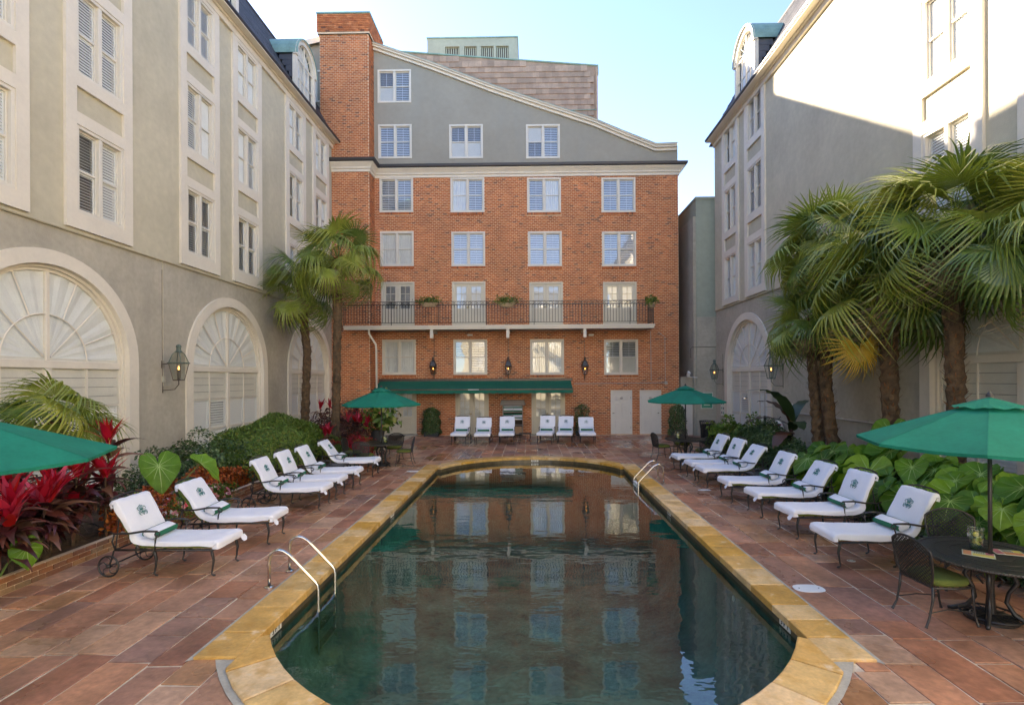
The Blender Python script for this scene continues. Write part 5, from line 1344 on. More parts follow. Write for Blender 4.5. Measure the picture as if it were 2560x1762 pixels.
# ------------------------------------------------------------------ tables and chairs
def make_table():
    t = thing('patio_table', 'x', 'table', I4, 'round black tables'); R = .66
    b = MB(); b.lathe([(0, .705), (R-.03, .705), (R-.028, .692), (R, .69), (R+.012, .705), (R+.008, .722), (R-.02, .722), (R-.03, .714), (.05, .714), (.035, .72), (0, .72)], 48)
    ob('tabletop', b, t, mats=['table_mesh'])
    b = MB()
    for r in (.2, .36, .5): b.tube([(r*cos(2*pi*k/36), r*sin(2*pi*k/36), .716) for k in range(36)], .004, 4, closed=True)
    ob('rim_pattern', b, t, mats=['iron'])
    b = MB(); b.tube([(0, 0, .05), (0, 0, .7)], .035, 8); b.lathe([(.16, .69), (.05, .6), (.04, .45)], 10); ob('column', b, t, mats=['iron'])
    leg = MB(); leg.tube([(.05, 0, .62), (.17, 0, .58), (.22, 0, .46), (.15, 0, .33), (.13, 0, .22), (.2, 0, .10), (.33, 0, .03), (.37, 0, .02)], [.022, .026, .026, .022, .022, .026, .026, .02], 7)
    leg.tube([(.06, 0, .5), (.12, 0, .45), (.06, 0, .38)], .012, 5); me = leg.mesh('leg', ['iron'], True)
    for k in range(4): ob('leg', me, t, RZ(pi/4+k*pi/2))
    b = MB(); b.tube([(.27*cos(2*pi*k/24), .27*sin(2*pi*k/24), .06) for k in range(24)], .012, 5, closed=True)
    for k in range(12):
        a = 2*pi*k/12; b.tube([(.05*cos(a), .05*sin(a), .07), (.27*cos(a+.3), .27*sin(a+.3), .06)], .006, 4)
    ob('base_ring', b, t, mats=['iron']); return t
def tm():
    m = mat('table_mesh', (.03, .028, .027), .38, spec=.6); nt = m.node_tree; N = nt.nodes; L = nt.links
    tc = N.new('ShaderNodeTexCoord'); w = []
    for d in ('X', 'Y'):
        x = N.new('ShaderNodeTexWave'); x.bands_direction = d; x.inputs['Scale'].default_value = 22; L.new(tc.outputs['Object'], x.inputs[0]); w.append(x)
    mu = N.new('ShaderNodeMath'); mu.operation = 'MULTIPLY'; L.new(w[0].outputs['Fac'], mu.inputs[0]); L.new(w[1].outputs['Fac'], mu.inputs[1])
    bp = N.new('ShaderNodeBump'); bp.invert = True; bp.inputs['Distance'].default_value = .006; L.new(mu.outputs[0], bp.inputs['Height']); L.new(bp.outputs[0], N['Principled BSDF'].inputs['Normal'])
tm()
def make_chair():
    """faces +y; back towards -y"""
    t = thing('patio_chair', 'x', 'chair', I4, 'woven metal chairs round the tables')
    def hwid(v): return (.205+.055*sin(min(1, v/.35)*pi/2)) if v < .35 else .26*sqrt(max(0, 1-((v-.35)/.17)**2.6*.55))
    VT = .50
    def P(x, v): return (x, -.235-.16*v+.5*x*x*.6, .43+v*.93)
    def top(x): return VT-.10*(abs(x)/.26)**2.4
    b = MB(); out = [P(-hwid(v), v) for v in [k*.04 for k in range(11)]]; out += [P(x, top(x)) for x in [-.235+.047*k for k in range(11)]]; out += [P(hwid(v), v) for v in [.4-k*.04 for k in range(11)]]
    b.tube(out, .013, 6); b.tube([P(-.2, 0), P(0, -.01), P(.2, 0)], .010, 5); ob('back_frame', b, t, mats=['iron'], smooth=True)
    b = MB(); st = .043
    for d in (1, -1):
        c = -.8
        while c < .8:
            pts = []
            for k in range(29):
                v = VT*k/28; x = d*(v+c)*1.0
                if abs(x) < hwid(v) and v < top(x): pts.append(P(x, v))
            if len(pts) > 1:
                P0 = pts if len(pts) < 5 else pts[::3]+([pts[-1]] if (len(pts)-1) % 3 else []); b.tube(P0, .0068, 3, caps=False)
            c += st
    ob('woven_back', b, t, mats=['iron'])
    b = MB(); b.tube([(.22, -.22, .42), (.245, .0, .42), (.22, .2, .42), (0, .25, .42), (-.22, .2, .42), (-.245, 0, .42), (-.22, -.22, .42)], .012, 6, closed=True)
    for k in range(5): b.tube([(-.22, -.16+.08*k, .42), (.22, -.16+.08*k, .42)], .005, 4)
    ob('seat_frame', b, t, mats=['iron'])
    b = MB(); n = 28; vs = []
    for (k, z) in ((.0, .43), (.96, .43), (1.02, .455), (1.0, .485), (.85, .497), (0, .50)):
        for j in range(n):
            a = 2*pi*j/n; c, s = cos(a), sin(a); vs.append((.235*k*abs(c)**.7*(1 if c > 0 else -1), .01+.235*k*abs(s)**.7*(1 if s > 0 else -1), z))
    b.add(vs, [(i*n+j, i*n+(j+1) % n, (i+1)*n+(j+1) % n, (i+1)*n+j) for i in range(5) for j in range(n)]); ob('seat_cushion', b, t, mats=['cushion_olive'], smooth=True)
    for s in (-1, 1):
        for (x, y, yb) in ((.215, -.22, -.30), (.215, .2, .25)):
            b = MB(); b.tube([(s*x, y, .43), (s*x*1.03, y*1.02, .3), (s*x*1.02, (y+yb)/2, .12), (s*x*1.06, yb, .03), (s*x*1.07, yb*1.02, .02)], [.014, .014, .011, .013, .019], 6); ob('leg', b, t, mats=['iron'], smooth=True)
        b = MB(); b.tube([(s*.21, -.24, .55), (s*.27, -.1, .64), (s*.285, .1, .64), (s*.27, .2, .60), (s*.25, .18, .43)], .012, 6) if False else b.tube([(s*.218, -.27, .16), (s*.2, -.05, .19), (s*.218, .23, .16)], .007, 4)
        b.tube([(s*.218, .19+.025*cos(a), .17+.03*sin(a)) for a in [2*pi*k/8 for k in range(8)]], .006, 4, closed=True); ob('stretcher', b, t, mats=['iron'])
    return t
TB = make_table(); CH = make_chair(); first = {}
def place(proto, x, y, rz, lab, sc=1.):
    M = T(x, y, 0) @ RZ(rz) @ SCL(sc)
    if proto.name not in first:
        first[proto.name] = 1; proto.matrix_world = M; WM[proto.name] = M; proto['label'] = lab
        for k in KIDS[proto.name]: WM[k.name] = M @ k.matrix_local
        return proto
    return dup(proto, M, None, lab)
place(TB, 5.13, 5.80, 0, 'round black metal table under the nearest umbrella on the right')
place(TB, -4.70, 16.1, .3, 'round black table under the far left umbrella')
place(TB, 5.10, 16.9, .3, 'round black table under the far right umbrella')
place(CH, 4.53, 5.80, -pi/2+.05, 'woven-back chair with its back to the pool at the nearest table', 1.04)
place(CH, 5.52, 6.68, pi-.32, 'woven-back chair behind the nearest table, by the leafy bed', 1.04)
place(CH, 5.42, 4.98, .15, 'woven-back chair cut by the right edge of the photo')
place(CH, -4.95, 15.25, -.15, 'chair with its back to the viewer at the far left table')
place(CH, -3.98, 16.15, pi/2+.1, 'chair on the pool side of the far left table')
place(CH, -4.55, 17.05, pi, 'chair behind the far left table')
place(CH, -5.55, 15.95, -pi/2, 'chair on the hedge side of the far left table')
place(CH, 4.40, 17.2, -pi/2+.2, 'chair on the pool side of the far right table')
place(CH, 5.42, 16.05, .1, 'chair with its back to the viewer at the far right table')
place(CH, 5.25, 17.8, pi, 'chair behind the far right table')
place(CH, 5.95, 16.7, pi/2, 'chair beside the planting bed at the far right table')
def side_table(x, y, rz, lab):
    t = thing('side_table', lab, 'side table', T(x, y, 0) @ RZ(rz), 'low black side tables between loungers'); M = WM[t.name]
    b = MB(); b.cham((-.24, -.24, .42), (.24, .24, .44), .006); b.tube([(-.24, -.24, .43), (.24, -.24, .43), (.24, .24, .43), (-.24, .24, .43)], .014, 6, closed=True); ob('tabletop', b, t, M, mats=['table_mesh'])
    for i in (-1, 1):
        for j in (-1, 1): b = MB(); b.tube([(i*.2, j*.2, .42), (i*.23, j*.23, .3), (i*.19, j*.19, .14), (i*.22, j*.22, .02), (i*.25, j*.25, .012)], [.016, .014, .01, .01, .013], 6); ob('leg', b, t, M, mats=['iron'])
    b = MB(); b.tube([(-.19, -.19, .15), (0, 0, .2), (.19, .19, .15)], .007, 4); b.tube([(.19, -.19, .15), (0, 0, .2), (-.19, .19, .15)], .007, 4); ob('stretcher', b, t, M, mats=['iron'])
side_table(-5.2, 13.65, 0, 'low black side table between the fifth and farthest left loungers')
side_table(5.45, 12.25, 0, 'low black side table between the right lounger groups')
side_table(-.22, 21.45, 0, 'low black side table between the two lounger groups by the brick building')
# pitchers and menus
def pitcher(x, y, z, lab, rz=0):
    t = thing('water_pitcher', lab, 'pitcher', T(x, y, z) @ RZ(rz), 'glass water pitchers on the tables'); M = WM[t.name]
    b = MB(); b.lathe([(0, .003), (.055, .003), (.062, .02), (.066, .07), (.078, .13), (.083, .18), (.074, .225), (.078, .245), (.074, .245), (.070, .225), (.079, .18), (.074, .13), (.062, .07), (.058, .02), (0, .012)], 20)
    b.tube([(-.07, 0, .215), (-.12, 0, .21), (-.13, 0, .15), (-.11, 0, .09), (-.065, 0, .075)], .009, 6); ob('jug', b, t, M, mats=['pitcher_glass'], smooth=True)
    b = MB(); b.lathe([(0, .013), (.057, .02), (.061, .07), (.073, .13), (.078, .18), (0, .18)], 18); ob('water', b, t, M, mats=['pitcher_glass'], smooth=True)
    for k in range(5): b = MB(); b.lathe([(0, 0), (.03, 0), (.03, .006), (0, .006)], 12); ob('lemon_slice', b, t, M @ T(.025*cos(k*2.4), .025*sin(k*2.4), .06+.028*k) @ RX(.6+k) @ RY(k*.9), mats=['lemon'])
p = G(1.0*2440.5, 1371, .722); pitcher(p.x, p.y, .722, 'glass pitcher of lemon water on the nearest table', .4)
pitcher(-4.65+.12, 15.9, .722, 'glass pitcher on the far left table'); pitcher(4.78, 16.65, .722, 'glass pitcher on the far right table')
def menu(px, py, rz, lab, cols):
    p = G(px, py, .722); t = thing('menu_card', lab, 'menu', T(p.x, p.y, .7225) @ RZ(rz), 'menu cards on the nearest table'); M = WM[t.name]
    b = MB(); b.box((-.10, -.14, 0), (.10, .14, .004)); ob('sheet', b, t, M, mats=['sign_cream'])
    b = MB(); b.box((-.09, .06, .004), (.09, .13, .0055), 0); b.box((-.09, -.13, .004), (.0, .05, .0055), 1); b.box((.01, -.13, .004), (.09, -.06, .0055), 2)
    for k in range(6): b.box((.012, -.05+.016*k, .004), (.085, -.044+.016*k, .0052), 3)
    ob('print', b, t, M, mats=cols+['black_plastic'])
menu(2446, 1385, .9, 'yellow and orange menu card under the water pitcher', ['menu_orange', 'menu_yellow', 'menu_pink'])
menu(2520, 1381, 1.2, 'pink and cream menu card right of the umbrella pole', ['menu_pink', 'menu_orange', 'menu_yellow'])
# ------------------------------------------------------------------ towel cabinet
cx0, cx1 = FY(1138*D2, 950*D2, 24.2).x, FY(1184*D2, 950*D2, 24.2).x; ctop = FY(1160*D2, 917*D2, 24.2).z; YQ = 24.2
t = thing('towel_cabinet', 'open grey shelf cabinet with a small roof holding towels, between the doors', 'cabinet', T((cx0+cx1)/2, YQ, 0))
b = MB()
for x in (cx0, cx1-.03): b.box((x, YQ, 0), (x+.03, YQ+.5, ctop))
b.box((cx0+.03, YQ+.47, 0), (cx1-.03, YQ+.5, ctop), 1); ob('case', b, t, I4, mats=['wood_grey', 'shelf_dark'])
zs = [.10, ctop-.98, ctop-.72, ctop-.34]
for z in zs: b = MB(); b.box((cx0+.031, YQ+.005, z), (cx1-.031, YQ+.469, z+.03)); ob('shelf', b, t, I4, mats=['wood_grey'])
b = MB(); b.add([(cx0-.12, YQ-.1, ctop+.0), (cx1+.12, YQ-.1, ctop), (cx1+.12, YQ+.6, ctop), (cx0-.12, YQ+.6, ctop), (cx0-.06, YQ+.1, ctop+.22), (cx1+.06, YQ+.1, ctop+.22), (cx1+.06, YQ+.6, ctop+.22), (cx0-.06, YQ+.6, ctop+.22)], [(3, 2, 1, 0), (4, 5, 6, 7), (0, 1, 5, 4), (1, 2, 6, 5), (3, 0, 4, 7)]); ob('roof', b, t, I4, mats=['wood_grey'])
b = MB(); b.box(((cx0+cx1)/2, YQ+.02, .14), (cx1-.05, YQ+.04, ctop-1.02)); ob('panel', b, t, I4, mats=['board_brown'])
rr = random.Random(5); k = 0
for (z, h, where) in ((zs[3]+.03, 5, 'top'), (zs[2]+.03, 5, 'middle')):
    for col in range(2):
        for j in range(h):
            w = (cx1-cx0)/2-.05; x0 = cx0+.05+col*(w+.02)+rr.uniform(-.008, .008); zz = z+j*.054
            M = T(x0+w/2, YQ+.06+rr.uniform(-.015, .02), zz)
            b = MB(); m_ = 'towel_white' if (j+col+k) % 3 else 'towel_green'
            b.box((-w/2, 0, .0), (w/2, .34, .022)); b.box((-w/2+.003, .004, .024), (w/2-.004, .34, .046)); b.tube([(-w/2, .0, .023), (w/2, .0, .023)], .022, 6)
            ob('folded_towel', b, None, M, f'{["bottom", "second", "third", "fourth", "topmost"][j]} folded towel of the {("left", "right")[col]} stack, {where} shelf of the cabinet', 'folded towel', 'folded towels in the cabinet', mats=[m_]); k += 1
# trash can
t = thing('litter_bin', 'black slatted metal litter bin in front of the grey corner block', 'litter bin', T(7.35, 21.4, 0)); M = WM[t.name]
b = MB(); b.lathe([(.22, .02), (.22, .80)], 16); ob('liner', b, t, M, mats=['black_plastic'])
b = MB()
for k in range(22): a = 2*pi*k/22; b.tube([(.24*cos(a), .24*sin(a), .02), (.25*cos(a), .25*sin(a), .6), (.30*cos(a), .30*sin(a), .92)], .013, 4)
ob('slats', b, t, M, mats=['iron'])
b = MB()
for r, z in ((.24, .03), (.255, .62), (.305, .93)): b.tube([(r*cos(2*pi*k/20), r*sin(2*pi*k/20), z) for k in range(20)], .016, 5, closed=True)
ob('rings', b, t, M, mats=['iron'])
# signs
def sign(M, w, h, lab, rows, cols, tx=None):
    t = thing('wall_sign', lab, 'sign', M, 'signs on the right hand walls'); b = MB(); b.cham((-w/2, -h/2, 0), (w/2, h/2, .02), .004); ob('board', b, t, M, mats=[cols[0]])
    b = MB(); b.box((-w/2+.03, -h/2+.03, .0202), (w/2-.03, h/2-.03 if len(cols) < 4 else h/2-.2, .022)); ob('field', b, t, M, mats=[cols[1]])
    b = MB()
    for (x0, y, x1, hh) in rows: b.box((x0*w, y*h, .0222), (x1*w, y*h+hh, .024))
    if b.v: ob('print', b, t, M, mats=[cols[2]])
    return t
p = FY(1767, 1001, YK-.03); M = frame(p, (1, 0, 0), (0, 0, 1), (0, -1, 0))
t = sign(M, .56, .76, 'green and cream notice sign on the grey block behind the far right umbrella', [(-.35, .02, .35, .05), (-.3, -.10, .3, .03), (-.35, -.2, .35, .03), (-.25, -.29, .25, .03)], ['sign_cream', 'sign_green', 'sign_cream'])
p = FX(1808, 1020, XR-.02); M = frame(p, (0, -1, 0), (0, 0, 1), (-1, 0, 0))
t = sign(M, .5, .66, 'pale sign with rows of small pictograms at the end of the right wing', [], ['sign_cream', 'sign_cream', 'sign_green'])
for i in range(2):
    for j in range(3): b = MB(); b.lathe([(.055, 0), (.055, .004), (0, .004)], 12); ob('pictogram', b, t, M @ T(-.1+.2*i, -.2+.2*j, .022), mats=['sign_green' if (i+j) % 2 else 'slate'])
p = FX(1975, 1016, XR-.02); M = frame(p, (0, -1, 0), (0, 0, 1), (-1, 0, 0))
sign(M, .34, .22, 'small white notice on the right wing wall above the life ring', [(-.35, .05, .35, .02), (-.35, -.12, .35, .02), (-.35, -.28, .2, .02)], ['sign_white', 'sign_white', 'slate'])
p = FX(1974, 1031, XR-.02); M = frame(p, (0, -1, 0), (0, 0, 1), (-1, 0, 0))
sign(M, .30, .12, 'narrow white plate under the small notice on the right wing wall', [(-.3, -.1, .3, .015)], ['sign_white', 'sign_white', 'slate'])
# life ring
p = FX(1944, 1078, XR-.14)
t = thing('life_ring', 'white life ring hanging on the right wing wall', 'life ring', T(*p)); M = WM[t.name] @ RY(0)
b = MB(); b.tube([(0, .29*cos(a), .29*sin(a)) for a in [2*pi*k/32 for k in range(32)]], .075, 10, closed=True); ob('ring', b, t, M, mats=['white_paint'], smooth=True)
b = MB(); b.tube([(-.0, .38*cos(a)*(1-.05*cos(4*a)), .38*sin(a)*(1-.05*cos(4*a))) for a in [2*pi*k/32 for k in range(32)]], .010, 5, closed=True); ob('rope', b, t, M, mats=['cream_paint'])
for k in range(4):
    a = pi/4+k*pi/2; b = MB(); b.tube([(0, .29*cos(a-.1), .29*sin(a-.1)), (0, .29*cos(a+.1), .29*sin(a+.1))], .079, 10); ob('band', b, t, M, mats=['petal_red'])
b = MB(); b.tube([(.1, 0, .5), (.02, 0, .38)], .012, 4); ob('hook', b, t, M, mats=['iron'])
# shower
a = FX(1912, 975, 7.75); Yh = a.y
t = thing('outdoor_shower', 'thin poolside shower pipe with a chrome head in front of the right wing arch', 'shower', T(7.75, Yh, 0))
c = FY(1866, 977, Yh); h = FY(1863, 995, Yh)
b = MB(); b.tube([(7.75, Yh, .1), (7.75, Yh, a.z), (7.73, Yh, a.z+.03), (c.x+.03, Yh, c.z+.03), (c.x, Yh, c.z), (c.x, Yh, h.z+.1), (c.x+.03, Yh, h.z)], .017, 6); b.tube([(7.75, Yh, a.z-.1), (XR, Yh, a.z-.1)], .010, 4); b.tube([(7.75, Yh, a.z-.55), (XR, Yh, a.z-.55)], .010, 4); ob('pipe', b, t, I4, mats=['grey_pipe'])
b = MB(); b.tube([(7.75, Yh, .1), (7.75, Yh, a.z-.85)], .045, 8); ob('post', b, t, I4, mats=['black_plastic'])
b = MB(); b.lathe([(.02, .04), (.07, 0), (.07, -.015), (0, -.015)], 12, c=(c.x-.06, Yh, h.z)); b.tube([(c.x+.03, Yh, h.z), (c.x-.05, Yh, h.z+.04)], .012, 5); ob('shower_head', b, t, I4, mats=['steel'])
t = thing('wall_pipe', 'horizontal grey pipe along the right wing wall behind the palms', 'pipe', T(XR, 14, 2))
a, c = FX(1990, 1032, XR-.06), FX(2260, 1072, XR-.06)
b = MB(); b.tube([(XR-.06, a.y, a.z), (XR-.06, c.y, a.z-.02)], .025, 6)
for k in range(5): y = a.y+(c.y-a.y)*k/4; b.box((XR-.06, y-.02, a.z-.03), (XR-.001, y+.02, a.z+.03))
ob('pipe', b, t, I4, mats=['grey_pipe'])
t = thing('lantern_conduit', 'thin painted conduit down the left wing wall beside the copper lantern', 'pipe', T(XL, 12.6, 3))
a = FX(410, 648, XL+.05); c = FX(408, 965, XL+.05)
b = MB(); b.tube([(XL+.012, a.y, 5.76), (XL+.012, a.y, c.z), (XL+.012, a.y+.45, c.z-.03)], .010, 5); b.box((XL, a.y-.03, c.z+.1), (XL+.06, a.y+.03, c.z+.25)); ob('pipe', b, t, I4, mats=['stucco_sand'])
# ------------------------------------------------------------------ planting beds
def bed(name, pts, z, lab=None):
    b = MB(); n = 26
    (x0, y0), (x1, y1) = pts; nx, ny = int((x1-x0)/.18)+2, int((y1-y0)/.18)+2; r = random.Random(3)
    vs = [(x0+(x1-x0)*i/(nx-1), y0+(y1-y0)*j/(ny-1), z+r.uniform(-.02, .02)) for j in range(ny) for i in range(nx)]
    b.add(vs, [(j*nx+i, j*nx+i+1, (j+1)*nx+i+1, (j+1)*nx+i) for j in range(ny-1) for i in range(nx-1)]); return ob(name, b, kind='structure', mats=['soil'])
bed('planting_bed', ((XL, 3.2), (-6.80, 15.9)), .13); bed('planting_bed', ((XL, 15.9), (-5.78, 23.8)), .12); bed('planting_bed', ((6.42, 4.2), (XR, 19.1)), .10)
# brick edging of the beds
def edging(p, q, lab, hgt=2, w=.11):
    p, q = Vector(p), Vector(q); L = (q-p).length; d = (q-p)/L; M = frame((p.x, p.y, 0), (d.x, d.y, 0), (-d.y, d.x, 0), (0, 0, 1))
    t = thing('brick_edging', lab, 'edging', M)
    b = MB(); b.box((0, .012, -.02), (L, w-.012, hgt*.075-.012)); ob('mortar', b, t, M, mats=['mortar'])
    n = int(L/.21); r = random.Random(1); parts = 0; bigm = MB()
    unit = cached(('eb', w), mk(lambda b: (b.cham((-.097, 0, 0), (.097, w, .062), .008)), 'brick', ['old_brick']))
    for j in range(hgt):
        for i in range(n+(j % 2)):
            x = .105+.21*i-(.105 if j % 2 else 0)
            if not 0.05 < x < L-.05: continue
            ob('brick', unit, t, M @ T(x, r.uniform(-.004, .004), j*.073) @ RZ(r.uniform(-.02, .02)))
mat('old_brick', (.4, .2, .08), .9, noise=(4, .35), bump=(50, .006), pal=[(.42, .16, .06), (.36, .13, .05), (.46, .22, .09), (.30, .12, .06), (.40, .24, .12)], streak=(2, (1, 1, 1), (.13, .09, .05), .46, .85))
edging((-6.70, 3.4), (-6.70, 15.8), 'old brick edging along the left planting bed', 3)
edging((6.40, 15.6), (6.40, 5.0), 'low brick edging along the right planting bed', 1)
edging((6.40, 19.0), (6.40, 16.0), 'low brick edging by the far right table', 1)
# ------------------------------------------------------------------ shrubs
def shrub(name, lab, cat, x, y, z, rad, n, size, m, seed, aspect=.5, lump=.15, stems=True, group=None, lo=-.35, fill=.3, updir=.4):
    t = thing(name, lab, cat, T(x, y, z), group); M = WM[t.name]
    ob('foliage', leafcloud(n, blob(rad, lump, fill, lo), size, [m], seed, aspect, updir), t, M @ T(0, 0, rad[2]*.35), kind='stuff')
    if stems:
        b = MB(); r = random.Random(seed)
        for k in range(9): a = r.uniform(0, 6.28); b.tube([(0.1*cos(a)*rad[0], .1*sin(a)*rad[1], -.05), (.4*cos(a)*rad[0], .4*sin(a)*rad[1], rad[2]*.6), (.6*cos(a)*rad[0], .6*sin(a)*rad[1], rad[2]*1.0)], [.018, .012, .006], 4)
        ob('stems', b, t, M, mats=['palm_trunk'])
    return t
# left bed
shrub('holly_shrub', 'dark open shrub against the left wing wall between the arches', 'shrub', -8.1, 12.3, .1, (1.0, .95, .85), 5200, .085, 'leaf_dark', 31, .5, .25)
shrub('holly_shrub', 'small dark shrub at the foot of the left wing wall behind the big leaves', 'shrub', -8.3, 10.6, .1, (.6, .6, .5), 1600, .08, 'leaf_dark', 39, .5, .25)
shrub('hedge_mound', 'large clipped green hedge mound beneath the second arch', 'hedge', -7.55, 14.9, .1, (1.25, 2.1, 1.12), 30000, .068, 'leaf_mid', 32, .5, .085, lo=-.1, fill=.12)
shrub('rust_coleus', 'long drift of rust orange foliage behind the left loungers', 'flower bed', -7.25, 11.2, .1, (.38, 1.5, .44), 5600, .085, 'leaf_rust', 33, .6, .25)
shrub('rust_coleus', 'clump of rust red foliage behind the second left lounger', 'flower bed', -6.9, 9.0, .1, (.34, .6, .40), 2400, .08, 'leaf_rust', 34, .6, .3)
im = shrub('flower_clump', 'low green clump dotted with pink and white flowers by the third lounger', 'flowers', -6.85, 10.1, .1, (.38, 1.25, .34), 5200, .055, 'leaf_mid', 35, .55, .2)
def petals(parent, M, n, rad, seed, mats):
    r = np.random.default_rng(seed); d = r.normal(size=(n, 3)); d[:, 2] = abs(d[:, 2]); d /= np.linalg.norm(d, axis=1, keepdims=True); P = d*np.array(rad)*1.04
    V = []; F = []; mi = []; k = 0
    for p, q in zip(P, d):
        q = Vector((q[0], q[1]*.4-.2, q[2]+.2)).normalized(); u = q.orthogonal().normalized(); v = q.cross(u); m = r.integers(0, len(mats))
        for j in range(5):
            a = 2*pi*j/5; c = Vector(p)+(u*cos(a)+v*sin(a))*.022
            for e in range(4): aa = pi/4+pi/2*e+a; V.append(tuple(c+(u*cos(aa)+v*sin(aa))*.023+q*.003*e))
            F.append((k, k+1, k+2, k+3)); mi.append(m); k += 4
    ob('blossoms', npmesh('blossoms', np.array(V), np.array(F), mats, mi=np.array(mi)), parent, M, kind='stuff')
petals(im, WM[im.name] @ T(0, 0, .12), 300, (.38, 1.25, .34), 3, ['petal_pink', 'petal_white', 'petal_red', 'petal_pink'])
# far left bed
for i, (x, y, rx, ry, h, lab) in enumerate(((-6.3, 16.55, .5, .45, .36, 'low clipped box hedge block nearest the far left table'), (-7.0, 17.5, .7, .5, .55, 'taller clipped box mound behind the near palm trunk'), (-6.0, 18.3, .45, .5, .4, 'small clipped box mound behind the far left table'))):
    shrub('box_hedge', lab, 'hedge', x, y, .1, (rx, ry, h), 6000, .045, 'leaf_mid', 41+i, .5, .05, lo=-.1, fill=.12)
shrub('red_groundcover', 'dark red low foliage among the box hedges at the far left', 'plants', -6.1, 17.4, .1, (.75, .4, .45), 1800, .10, 'leaf_red', 45, .35, .3)
shrub('red_groundcover', 'maroon foliage against the brick wall at the far left', 'plants', -7.6, 20.5, .1, (1.0, .8, 1.0), 2600, .13, 'leaf_maroon', 46, .4, .3)
t = thing('potted_plant', 'broad-leaved green plant in a dark pot left of the first door', 'potted plant', T(-5.75, 19.2, 0)); M = WM[t.name]
b = MB(); b.lathe([(.16, 0), (.2, .1), (.26, .5), (.29, .52), (.29, .58), (.24, .58), (.22, .5)], 16); ob('pot', b, t, M @ T(0, 0, .25), mats=['pot_dark'])
ob('foliage', leafcloud(260, blob((.6, .55, .62), .3, .6), .24, ['leaf_mid'], 47, .62), t, M @ T(.15, 0, 1.35), kind='stuff')
b = MB(); [b.tube([(0, 0, .8), (.2*cos(a), .2*sin(a), 1.1), (.45*cos(a), .4*sin(a), 1.6)], .012, 4) for a in [.9*k for k in range(7)]]; ob('stems', b, t, M, mats=['palm_trunk'])
# trellis shrubs against the brick wall
def trellis(x0, x1, top, Y, lab, seed, n=3000, shape=1., tw=.22):
    t = thing('jasmine_bush', lab, 'shrub', T((x0+x1)/2, Y, 0), 'climbing bushes against the brick wall'); M = WM[t.name]; w = (x1-x0)/2
    def fn(r, n):
        v = r.random(n); a = r.random(n)*2*pi; k = np.where(v < .8, 1-.25*(v*shape)**2, 1-.25*(.8*shape)**2)*np.sqrt(np.clip(1-((v-.8).clip(0)/.2)**2, 0, 1)); k *= 1+.12*np.sin(v*17+a*2)
        rr = np.sqrt(r.random(n))*.25+.75; P = np.stack([w*k*rr*np.cos(a), tw*k*rr*np.sin(a), .12+v*(top-.12)], 1)
        return P, np.stack([np.cos(a), np.sin(a), .2*np.ones(n)], 1)
    ob('foliage', leafcloud(n, fn, .075, ['leaf_dark'], seed, .5), t, M, kind='stuff')
    b = MB(); b.cham((-w*.8, -.16, 0), (w*.8, .16, .22), .02); ob('trough', b, t, M, mats=['pot_dark'])
    b = MB(); [b.tube([(w*.5*s, 0, .1), (w*.3*s, 0, top*.5), (0, 0, top*.9)], .014, 4) for s in (-1, -.3, .4, 1)]; ob('stems', b, t, M, mats=['palm_trunk'])
    def fn2(r, n): P, N_ = fn(r, n); return P*1.03, N_
    ob('blossoms', leafcloud(110, fn2, .035, ['petal_white'], seed+5, .9), t, M, kind='stuff')
f = lambda x: FY(x, 1050, 24.4).x
trellis(f(1056), f(1101), FY(1080, 1020, 24.4).z, 24.45, 'dense arched jasmine bush between the first and second doors', 51, 4200)
trellis(f(1437), f(1474), FY(1460, 1012, 24.4).z, 24.5, 'thin climbing bush behind the rightmost brick-side lounger', 52, 1300, .2, .16)
trellis(f(1660), f(1702), FY(1680, 1014, 23.4).z, 23.6, 'flowering jasmine bush beside the far right umbrella', 53, 3600)
# right bed
shrub('lime_shrub', 'bright lime green shrub behind the litter bin', 'shrub', 7.35, 19.4, .05, (.62, .5, .75), 1500, .13, 'leaf_lime', 61, .7, .25)
shrub('green_shrub', 'mid green leafy shrub in front of the right wing arch', 'shrub', 7.3, 17.2, .05, (.7, .7, .85), 2600, .11, 'leaf_mid', 62, .7, .25)
shrub('dark_shrub', 'dark glossy shrub mound behind the far right loungers', 'shrub', 7.0, 15.3, .05, (.62, 1.35, .95), 9000, .075, 'leaf_dark', 63, .5, .12)
shrub('dark_shrub', 'low dark shrub behind the fifth right lounger', 'shrub', 6.85, 13.4, .05, (.45, .8, .7), 4200, .075, 'leaf_dark', 64, .5, .12)
shrub('ivy_groundcover', 'dark green groundcover beneath the giant leaves on the right', 'plants', 7.1, 9.2, .0, (.95, 3.6, .62), 14000, .10, 'leaf_dark', 65, .6, .1, stems=False)
shrub('ivy_groundcover', 'dark green groundcover behind the nearest table', 'plants', 7.0, 6.2, .0, (.8, 1.2, .55), 4500, .10, 'leaf_dark', 66, .6, .1, stems=False)
# strap leaves
def strap(L, w, arch, n=7, fold=.25, tipw=0.0, base=.35):
    """strap leaf along +y from the origin, rising then arching"""
    b = MB(); vs = []; y = z = 0; a = arch[0]
    for i in range(n):
        s = i/(n-1); ww = w*(base+(1-base)*sin(pi*min(1, s*1.25+.12)**.9)) if s < .7 else w*(1-((s-.7)/.3)**1.6)*(base+(1-base)*sin(pi*min(1, .7*1.25+.12)**.9))
        ww = max(ww, w*.03); vs += [(-ww/2, y, z+fold*ww*.5), (0, y, z), (ww/2, y, z+fold*ww*.5)]
        a = arch[0]+(arch[1]-arch[0])*s; y += L/(n-1)*cos(a); z += L/(n-1)*sin(a)
    b.add(vs, [(i*3+j, i*3+j+1, (i+1)*3+j+1, (i+1)*3+j) for i in range(n-1) for j in range(2)]); return b
def leafmesh(name, m, *a, **k): return strap(*a, **k).mesh(name, [m], True)
